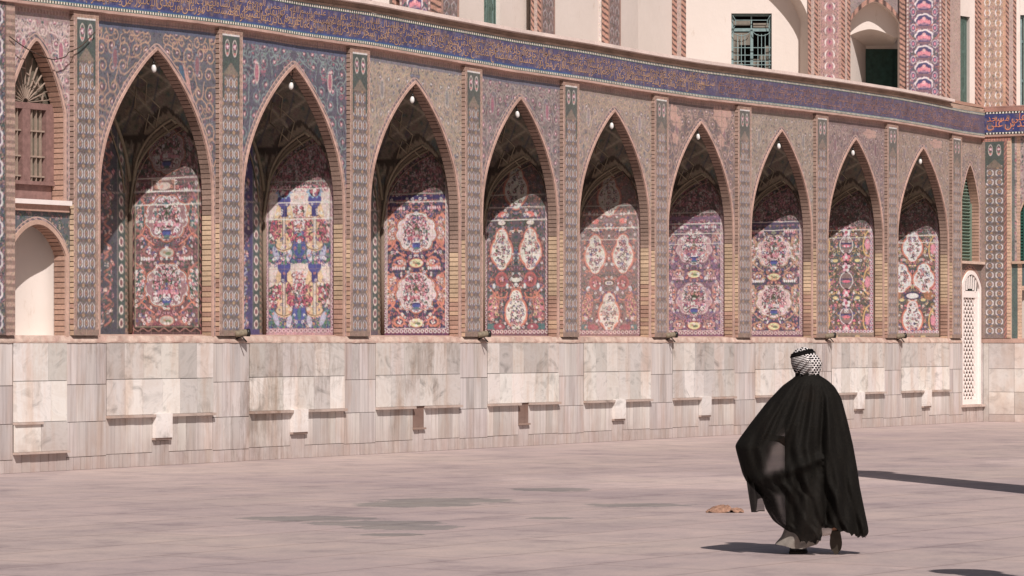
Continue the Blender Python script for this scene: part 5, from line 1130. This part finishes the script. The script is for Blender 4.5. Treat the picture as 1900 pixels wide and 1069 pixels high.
# ------------------------------------------------------------------ ground
def ground_mat():
    m, n, l, b = mat('worn_marble_paving', .55, .35)
    tc = n.new('ShaderNodeTexCoord')
    mp = n.new('ShaderNodeMapping'); mp.inputs['Rotation'].default_value = (0, 0, radians(4)); l.new(tc.outputs['Object'], mp.inputs[0])
    br = n.new('ShaderNodeTexBrick'); br.inputs['Scale'].default_value = 1.0; br.inputs['Brick Width'].default_value = 2.4; br.inputs['Row Height'].default_value = 1.2; br.inputs['Mortar Size'].default_value = .026
    br.inputs['Mortar Smooth'].default_value = .3; br.offset = .5
    br.inputs['Color1'].default_value = (.94, .94, .94, 1); br.inputs['Color2'].default_value = (1.04, 1.03, 1.03, 1); br.inputs['Mortar'].default_value = (.70, .66, .65, 1); l.new(mp.outputs[0], br.inputs['Vector'])
    n1 = noise(n, l, .22, 6, 'Object', .6); r1 = ramp(n, l, n1.outputs[0], [(.32, tuple(L(166, 149, 148))), (.5, tuple(L(177, 159, 155))), (.72, tuple(L(187, 169, 161)))])
    n2 = noise(n, l, 1.1, 10, 'Object', .75); r2 = ramp(n, l, n2.outputs[0], [(.36, (.70, .69, .72)), (.48, grey(.96)), (.62, (1.12, 1.09, 1.06))])
    n3 = noise(n, l, 22, 8, 'Object', .8); r3 = ramp(n, l, n3.outputs[0], [(.36, grey(.84)), (.6, grey(1.05))])
    c = mixc(n, l, r1.outputs[0], br.outputs['Color'], .8, 'MULTIPLY'); c = mixc(n, l, c, r2.outputs[0], .9, 'MULTIPLY'); c = mixc(n, l, c, r3.outputs[0], .7, 'MULTIPLY')
    # bleached slabs and shadow patches painted into the paving colour
    sx = n.new('ShaderNodeSeparateXYZ'); l.new(tc.outputs['Object'], sx.inputs[0])
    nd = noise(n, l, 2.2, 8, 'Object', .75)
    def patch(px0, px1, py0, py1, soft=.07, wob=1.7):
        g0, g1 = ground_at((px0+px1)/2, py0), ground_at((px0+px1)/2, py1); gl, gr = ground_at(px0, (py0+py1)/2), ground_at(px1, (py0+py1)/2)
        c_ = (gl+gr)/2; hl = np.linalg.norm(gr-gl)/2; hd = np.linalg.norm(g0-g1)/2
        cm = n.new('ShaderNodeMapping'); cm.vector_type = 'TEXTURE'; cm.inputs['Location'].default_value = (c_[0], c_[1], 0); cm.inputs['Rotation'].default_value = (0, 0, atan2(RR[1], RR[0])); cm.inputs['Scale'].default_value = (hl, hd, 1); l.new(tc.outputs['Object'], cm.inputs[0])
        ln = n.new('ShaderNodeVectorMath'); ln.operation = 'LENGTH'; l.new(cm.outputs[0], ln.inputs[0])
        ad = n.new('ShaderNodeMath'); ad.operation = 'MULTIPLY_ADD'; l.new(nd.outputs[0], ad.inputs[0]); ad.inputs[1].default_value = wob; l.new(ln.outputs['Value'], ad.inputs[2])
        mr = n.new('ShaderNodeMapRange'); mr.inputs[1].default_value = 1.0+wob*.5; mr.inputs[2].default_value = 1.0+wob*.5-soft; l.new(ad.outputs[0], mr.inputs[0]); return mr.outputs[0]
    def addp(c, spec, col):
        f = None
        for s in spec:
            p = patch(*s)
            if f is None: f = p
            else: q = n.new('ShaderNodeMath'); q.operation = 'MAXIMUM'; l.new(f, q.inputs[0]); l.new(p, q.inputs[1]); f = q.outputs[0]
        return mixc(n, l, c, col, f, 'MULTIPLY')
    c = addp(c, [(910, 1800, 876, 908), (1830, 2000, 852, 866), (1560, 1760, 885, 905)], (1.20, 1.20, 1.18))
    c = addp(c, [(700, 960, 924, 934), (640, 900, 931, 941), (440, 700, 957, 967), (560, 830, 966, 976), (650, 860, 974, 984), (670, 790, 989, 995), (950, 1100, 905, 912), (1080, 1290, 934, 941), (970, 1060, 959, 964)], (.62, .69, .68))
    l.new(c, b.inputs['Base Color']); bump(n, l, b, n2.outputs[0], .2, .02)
    return m
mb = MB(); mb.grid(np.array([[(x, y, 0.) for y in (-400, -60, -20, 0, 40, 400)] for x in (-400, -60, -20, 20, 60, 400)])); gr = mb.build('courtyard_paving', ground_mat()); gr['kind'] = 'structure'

# small crumpled thing on the paving
def crumple():
    p = ground_at(1345, 951); r = np.random.RandomState(3); mb = MB(); nu, nv = 26, 14; P = np.zeros((nu, nv, 3))
    for i in range(nu):
        u = i/(nu-1)
        for j in range(nv):
            v = j/(nv-1)*2-1; h = .058*(sin(pi*u)**.6)*(1-.35*cos(u*9+v*2))*(1-v*v)**.5+.012*sin(u*23+v*7)+.008*sin(v*13+u*31)
            lift = .022*max(0, 1-abs(u-.62)/.16) if v < -.6 else 0
            q = p+RR*((u-.5)*.40)+VV*(v*.10*(1-.3*abs(2*u-1)))
            P[i, j] = (q[0], q[1], max(h, .004)+lift)
    mb.grid(P, smooth=True); Q = P.copy(); Q[..., 2] -= .006; mb.grid(Q, smooth=True, flip=True)
    return mb.build('crumpled_sack', simple('brown_sackcloth', L(150, 116, 98), .9, .1, 22, .5, .8))
tag(crumple(), 'crumpled brown sackcloth lying on the paving left of the man', 'sack')

# ------------------------------------------------------------------ the man
MP = ground_at(1500, 1028); MS = 217.4
def ML(u, d, z): q = MP+RR*u+VV*d; return (q[0], q[1], z)
def cu(cx): return (cx/2.43-180)/MS
def cz(cy): return (408.6-cy/2.43)/MS
man = empty('person', 'man in a billowing black cloak and black-and-white checked headscarf walking away', 'person', (MP[0], MP[1], 0))
def mbuild(mb, name, m, parent=man, label=None):
    o = mb.build(name, m, parent, label=label); o.location = (-MP[0], -MP[1], 0) if parent is man else (0, 0, 0); return o
def tab(pts): p = np.array(sorted(pts)); return lambda z: np.interp(z, p[:, 0], p[:, 1])
def tabs(pts):
    p = np.array(sorted(pts)); zz = np.linspace(p[0, 0], p[-1, 0], 400); v = np.interp(zz, p[:, 0], p[:, 1]); k = np.hanning(23); k /= k.sum(); v2 = np.convolve(np.pad(v, 11, 'edge'), k, 'valid'); return lambda z: np.interp(z, zz, v2)
SIL_L = tabs([(cz(y), cu(x)) for x, y in ((385, 188), (350, 214), (320, 235), (250, 310), (180, 400), (125, 475), (107, 505), (118, 550), (140, 630), (158, 668), (228, 735), (245, 790), (280, 845), (330, 880), (380, 932))])
SIL_R = tabs([(cz(y), cu(x)) for x, y in ((480, 186), (515, 203), (555, 238), (585, 290), (612, 390), (637, 500), (655, 600), (668, 690), (688, 790), (705, 870), (708, 900), (690, 916))])
DEP = tab([(1.54, .085), (1.50, .12), (1.44, .155), (1.3, .20), (1.1, .25), (.9, .28), (.6, .29), (.3, .27), (.1, .24)])
HEM = tab([(-1, .118), (-.75, .112), (-.5, .11), (-.3, .138), (-.17, .20), (-.06, .24), (.17, .229), (.4, .195), (.7, .157), (1, .15)])
SHEER = [(.50, [(345, 420), (340, 612), (232, 640), (246, 570), (265, 510), (300, 470)]), (.16, [(345, 715), (500, 600), (512, 700), (495, 880), (440, 935), (370, 930), (325, 860), (300, 740)]),
         (.42, [(284, 724), (323, 718), (326, 800), (334, 862), (318, 850)]), (.07, [(400, 220), (470, 230), (500, 330), (450, 440), (410, 380)]), (.34, [(205, 745), (228, 738), (234, 792), (196, 797)]), (.4, [(268, 800), (283, 818), (320, 868), (296, 850)])]
def inpoly(X, Y, poly):
    r_ = np.zeros(X.shape, bool); n_ = len(poly)
    for k in range(n_):
        x0, y0 = poly[k]; x1, y1 = poly[(k+1) % n_]; c_ = ((y0 > Y) != (y1 > Y)) & (X < (x1-x0)*(Y-y0)/(y1-y0+1e-12)+x0); r_ ^= c_
    return r_
def sheer_of(U, Z):
    s_ = np.full(U.shape, .02)+.05*np.clip(1-np.abs(U+.30)/.22, 0, 1)*(Z > .3)*(Z < 1.2)
    for v, pl in SHEER: s_ = np.where(inpoly(U, Z, [(cu(x), cz(y)) for x, y in pl]), v, s_)
    return s_
M_CLOAK, n, l, b = mat('sheer_black_cloth', .78, .12)
nz = noise(n, l, 60, 3); r_ = ramp(n, l, nz.outputs[0], [(.3, tuple(L(14, 12, 10))), (.7, tuple(L(26, 23, 19)))]); l.new(r_.outputs[0], b.inputs['Base Color'])
at = n.new('ShaderNodeAttribute'); at.attribute_name = 'Vein'; tr = n.new('ShaderNodeBsdfTransparent'); mx = n.new('ShaderNodeMixShader'); sc_ = n.new('ShaderNodeSeparateColor'); l.new(at.outputs['Color'], sc_.inputs[0])
l.new(sc_.outputs[0], mx.inputs[0]); l.new(b.outputs[0], mx.inputs[1]); l.new(tr.outputs[0], mx.inputs[2]); l.new(mx.outputs[0], n['Material Output'].inputs['Surface'])
NA, NT = 260, 150
aa = np.linspace(0, 2*pi, NA, endpoint=False); tt = np.linspace(0, 1, NT)
A_, T_ = np.meshgrid(aa, tt, indexing='ij'); Cc = np.cos(A_); ztop = 1.545; Hm = HEM(Cc)+.008*np.sin(A_*23)+.006*np.sin(A_*41+1); Zc = ztop-T_*(ztop-Hm)
# superellipse section so the back hangs broad
uL, uR = SIL_L(Zc), SIL_R(Zc); U = (uL+uR)/2+(uR-uL)/2*Cc
Sg = np.sin(A_); dep = DEP(Zc)*np.sign(Sg)*np.abs(Sg)**.8; amp = np.clip((1.5-Zc)/1.2, 0, 1)
fold = .034*amp*np.sin(U*24+Zc*3.0+1.0)+.022*amp*np.sin(U*47-Zc*5)+.020*amp*np.sin((U-Zc*.42)*26)*(U < .1)+.020*np.clip((1.5-Zc)*3, 0, 1)*np.sin(Cc*15+.8*np.sin(Zc*4))+.012*np.clip((1.5-Zc)*3, 0, 1)*np.sin(Cc*31+Zc*3)
drape = .05*np.exp(-((Zc-(.62+.35*(U+.5)))/.05)**2)*(U < .1)*(U > -.6)           # the caught-up fold across the back
groove = -.05*np.exp(-((U-.11-.02*np.sin(Zc*5))/.022)**2)*np.clip((1.45-Zc)*2, 0, 1)
back = Sg > 0
Dv = np.where(back, -(dep+fold*Sg+(drape+groove)*Sg), -dep+fold*.6*Sg)
P = np.zeros(A_.shape+(3,)); q = MP[None, None]+RR*U[..., None]+VV*Dv[..., None]; P[..., :2] = q; P[..., 2] = Zc
sh = sheer_of(U, Zc)
for _ in range(5): sh = (sh+np.roll(sh, 1, 0)+np.roll(sh, -1, 0)+np.vstack([sh[:, :1].T, sh[:, :-1].T]).T+np.vstack([sh[:, 1:].T, sh[:, -1:].T]).T)/5
mb = MB(); V4 = np.stack([sh, sh, sh, sh], -1).reshape(-1, 4); mb.grid(P, (.02, .02, .02), closed_u=True, smooth=True, vein=V4)
nf, ng = 40, 50; G = np.zeros((nf, ng, 3)); Uf = np.zeros((nf, ng)); Zf = np.zeros((nf, ng))      # the loose corner at the left
for i in range(nf):
    s_ = i/(nf-1)
    for j in range(ng):
        t_ = j/(ng-1); u_ = cu(150+s_*70)*(1-t_)+cu(176+s_*60)*t_; z_ = cz(640+s_*30)*(1-t_)+cz(802-s_*5)*t_
        Uf[i, j], Zf[i, j] = u_, z_; G[i, j] = ML(u_, -.14+.04*sin(s_*9+t_*2)+.05*s_, z_)
sh = np.maximum(sheer_of(Uf, Zf), .03); mb.grid(G, (.02, .02, .02), smooth=True, vein=np.stack([sh]*4, -1).reshape(-1, 4))
cap_ = np.linspace(0, 2*pi, 40, endpoint=False)      # collar turned over at the neck
mb.tube([ML(cu(432)+.092*cos(a_), -.088*sin(a_), 1.532+.006*cos(a_)) for a_ in np.append(cap_, cap_[0])], .013, 8)
mbuild(mb, 'cloak', M_CLOAK)
# robe
M_ROBE = simple('pale_grey_robe_cotton', L(134, 125, 117), .9, .1, 25, .12, .3)
def skirt(name, Lp, Rp, dp, hp, zt, m, ns=7):
    a1 = np.linspace(0, 2*pi, 120, endpoint=False); t1 = np.linspace(0, 1, 60); A1, T1 = np.meshgrid(a1, t1, indexing='ij'); c1 = np.cos(A1); Z1 = zt-T1*(zt-tab(hp)(c1))
    l1, r1 = tab(Lp)(Z1), tab(Rp)(Z1); U1 = (l1+r1)/2+(r1-l1)/2*c1; D1 = -tab(dp)(Z1)*np.sin(A1)*(1+.10*np.sin(A1*ns+Z1*4)); mb = MB(); P1 = np.zeros(A1.shape+(3,)); P1[..., :2] = MP+RR*U1[..., None]+VV*D1[..., None]; P1[..., 2] = Z1
    mb.grid(P1, closed_u=True, smooth=True); mbuild(mb, name, m)
skirt('robe', [(1.5, -.17), (1.2, -.20), (.5, -.20), (.25, -.19), (.15, -.23), (.09, -.285)], [(1.5, .17), (1.2, .20), (.5, .19), (.25, .16), (.12, .10), (.05, .05)], [(1.5, .11), (1.0, .14), (.5, .15), (.05, .13)], [(-1, .085), (-.6, .075), (-.2, .055), (.3, .05), (1, .085)], 1.30, M_ROBE)
# body: one skinned surface
def skin_body():
    J, E_, R0 = [], [], []
    def j(p, r, par=None):
        J.append(p); R0.append(r)
        if par is not None: E_.append((par, len(J)-1))
        return len(J)-1
    pel = j((0, 0, .93), .13); w1 = j((0, 0, 1.10), .12, pel); ch = j((0, 0, 1.30), .14, w1); nb = j((-.01, 0, 1.47), .062, ch); nk = j((-.012, .01, 1.54), .055, nb); hd = j((-.014, .02, 1.63), .085, nk); cr = j((-.014, .02, 1.69), .075, hd)
    j((-.014, .115, 1.615), .014, hd); j((-.10, .02, 1.62), .014, hd); j((.072, .02, 1.62), .014, hd)
    def hand(par, p, dr):
        dr = np.array(dr); palm = j(tuple(np.array(p)+dr*.05), .030, par)
        side = np.cross(dr, (0, 1, .2)); side /= np.linalg.norm(side)
        for k, ln in enumerate((.070, .080, .075, .060)):
            o = np.array(p)+dr*.09+side*(k-1.5)*.019; f1 = j(tuple(o), .010, palm); f2 = j(tuple(o+dr*ln*.55+np.array((0, .012, 0))), .0085, f1); j(tuple(o+dr*ln*.85+np.array((0, .035, 0))), .0075, f2)
        t1 = j(tuple(np.array(p)+dr*.04-side*.036), .011, palm); j(tuple(np.array(p)+dr*.085-side*.055+np.array((0, .015, 0))), .009, t1)
    sl = j((-.17, 0, 1.42), .062, ch); el = j((-.44, -.03, 1.02), .042, sl); wl_ = j((-.26, .13, .98), .030, el); hand(wl_, (-.24, .14, .975), (.93, .2, -.1))
    sr = j((.16, 0, 1.42), .062, ch); er = j((.25, .0, 1.12), .042, sr); wr = j((.27, .10, .88), .030, er); hand(wr, (.27, .105, .86), (.02, .15, -.98))
    hl = j((-.09, 0, .88), .095, pel); kl = j((-.10, .06, .48), .062, hl); al = j((-.07, .02, .09), .042, kl); j((-.06, .14, .04), .034, al)
    hr = j((.09, 0, .88), .095, pel); kr = j((.13, .10, .48), .060, hr); ar = j((.20, -.13, .24), .040, kr); j((.215, -.06, .10), .034, ar)
    me = bpy.data.meshes.new('body'); me.from_pydata([ML(*p) for p in J], E_, []); o = bpy.data.objects.new('body', me); C.objects.link(o)
    m_ = o.modifiers.new('skin', 'SKIN'); m_.use_smooth_shade = True
    sv_ = me.skin_vertices[0].data
    for k, r0 in enumerate(R0): sv_[k].radius = (r0, r0); sv_[k].use_root = (k == 0)
    sb = o.modifiers.new('sub', 'SUBSURF'); sb.levels = sb.render_levels = 2
    bpy.context.view_layer.update(); me2 = bpy.data.meshes.new_from_object(o.evaluated_get(bpy.context.evaluated_depsgraph_get())); bpy.data.objects.remove(o); me2.materials.clear(); me2.materials.append(simple('skin', L(176, 128, 102), .6, .3, 30, .08)); me2.name = 'body'
    b_ = bpy.data.objects.new('body', me2); link(b_, man); b_.location = (-MP[0], -MP[1], 0)
skin_body()
# trouser cuff on the lifted leg
mb = MB(); mb.tube([ML(.10, .02, .50), ML(.10, .0, .30), ML(.14, -.05, .21), ML(.205, -.13, .225)], [.085, .075, .062, .052], 12); mb.tube([ML(-.10, .06, .5), ML(-.07, .02, .09)], [.08, .06], 12); mbuild(mb, 'trousers', M_WHITE)
# shoes
def shoe(base, fwd, upv, ln=.27, w=.048):
    base, fwd, upv = [np.array(q, float) for q in (base, fwd, upv)]; fwd /= np.linalg.norm(fwd); upv -= fwd*(upv@fwd); upv /= np.linalg.norm(upv); sd_ = np.cross(fwd, upv)
    m1, m2 = MB(), MB(); R1, R2 = [], []
    for t_ in np.linspace(0, 1, 18):
        ww = w*(.78+.30*sin(pi*min(1, t_*1.15)**1.4))*(1-.75*max(0, t_-.82)/.18*(t_ > .82)); h = .075 if t_ < .3 else .075-.035*(t_-.3)/.7; ww = max(ww, .012); h *= (1 if t_ < .9 else .7)
        if t_ == 0: ww *= .8
        R1.append([base+fwd*ln*t_+sd_*ww*cos(a_)+upv*(.018+h*max(0, sin(a_))) for a_ in np.linspace(0, 2*pi, 16, endpoint=False)])
        R2.append([base+fwd*ln*t_+sd_*(ww+.004)*x+upv*z for x, z in ((-1, 0), (1, 0), (1, .018), (-1, .018))])
    for m_, R_2 in ((m1, R1), (m2, R2)):
        c0, c1 = np.mean(R_2[0], 0), np.mean(R_2[-1], 0); k = len(R_2[0]); m_.grid(np.array([[c0]*k]+R_2+[[c1]*k]), closed_v=True, smooth=m_ is m1)
    return m1, m2
def lv(u, d, z): q = RR*u+VV*d; return (q[0], q[1], z)
M_SHOE = simple('black_leather', L(30, 28, 27), .45, .4, 20, .2); M_SOLE = simple('grey_brown_sole', L(62, 55, 47), .8, .2, 20, .25)
m1, m2 = shoe(ML(-.135, -.02, .002), lv(.42, .80, 0), (0, 0, 1)); s1 = mbuild(m1, 'shoe', M_SHOE); mbuild(m2, 'sole', M_SOLE, s1)
m1, m2 = shoe(ML(.218, -.16, .205), lv(.03, .22, -.80), lv(0, .95, .25), .205, .044); s2 = mbuild(m1, 'shoe', M_SHOE); mbuild(m2, 'sole', M_SOLE, s2)
# headscarf
HL = tab([(1.765, -.045), (1.757, -.080), (1.74, -.110), (1.715, -.134), (1.67, -.150), (1.62, -.148), (1.57, -.130), (1.53, -.108), (1.50, -.09)]); HR = tab([(1.765, -.030), (1.757, .0), (1.74, .030), (1.715, .055), (1.67, .094), (1.62, .116), (1.57, .105), (1.53, .09), (1.50, .08)])
HD = tab([(1.765, .006), (1.757, .04), (1.74, .07), (1.70, .10), (1.65, .118), (1.58, .115), (1.52, .095), (1.50, .09)])
na, nt = 420, 200; A1, T1 = np.meshgrid(np.linspace(0, 2*pi, na, endpoint=False), np.linspace(0, 1, nt), indexing='ij'); Z1 = 1.765-(T1**1.15)*(1.765-1.50)
l1, r1 = HL(Z1), HR(Z1); c1 = np.cos(A1); U1 = (l1+r1)/2+(r1-l1)/2*c1; k1 = np.clip((1.69-Z1)/.12, 0, 1); left = np.clip((.02-U1)/.08, 0, 1)
rip = .015*k1*np.sin((U1*1.0-Z1*.9)*95)*(.35+left)+.006*k1*np.sin((U1+Z1*.4)*60)
D1 = -(HD(Z1)*np.sin(A1))*(1)-rip*np.sign(np.sin(A1))*np.abs(np.sin(A1))**.5
P1 = np.zeros(A1.shape+(3,)); P1[..., :2] = MP+RR*U1[..., None]+VV*D1[..., None]; P1[..., 2] = Z1
pa = (U1*.9+.3*k1*left*Z1)/.025; pb = (Z1+.25*left*U1)/.0195; row = np.floor(pb); fx = (pa+.5*(row % 2)) % 1.0-.5; fy = pb % 1.0-.5
dark = (np.abs(fx)*1.15+np.abs(fy)*.85) < (.52+.12*k1*left); edge_ = (Z1 < 1.525); colh = np.where((dark | edge_)[..., None], L(28, 26, 30), L(222, 214, 210))
mb = MB(); mb.grid(P1, colh, closed_u=True, smooth=True); M_SCARF = vcol_mat('checked_cotton', .9, .1, .1, 6, 60, .2); hs = mbuild(mb, 'headscarf', M_SCARF)
mb = MB()
for dz, rr_ in ((0, .011), (-.017, .0105)):
    pts = []
    for a_ in np.linspace(0, 2*pi, 50):
        c_ = cos(a_); z_ = 1.716+.020*c_+dz+.012*sin(a_); l_, r_2 = float(HL(z_)), float(HR(z_)); pts.append(ML((l_+r_2)/2+(r_2-l_)/2*1.0*c_, -(float(HD(z_))+.004)*sin(a_), z_))
    mb.tube(pts, rr_, 8)
mbuild(mb, 'head_cord', simple('black_wool_cord', L(20, 18, 18), .9, .1, 80, .2, .5))

# ------------------------------------------------------------------ unseen posts added just outside the picture to throw shadows into it
def unseen_shadow_caster(px, py, k, h, r0, name, label):
    tip = ground_at(px, py); dd = -.292*RR+.956*VV; dd /= np.linalg.norm(dd); base = tip-dd*k; mb = MB()
    mb.tube([(base[0], base[1], z) for z in (0, .18, .19, h*.5, h-.12, h-.11, h)], [r0*1.5, r0*1.5, r0, r0*.9, r0*.82, r0*1.15, r0*1.1], 20, L(206, 190, 180)); o = mb.build(name, M_STONE); tag(o, label, 'shadow caster')
tn = math.tan(radians(SUN_EL))
unseen_shadow_caster(1572, 876, 8.8, 8.8*tn, .55, 'shadow_column', 'unseen tall column added beyond the right edge to cast a shadow')
unseen_shadow_caster(1785, 1060, 3.3, 3.3*tn, .24, 'shadow_post', 'unseen short pillar added near the right edge to cast a shadow')
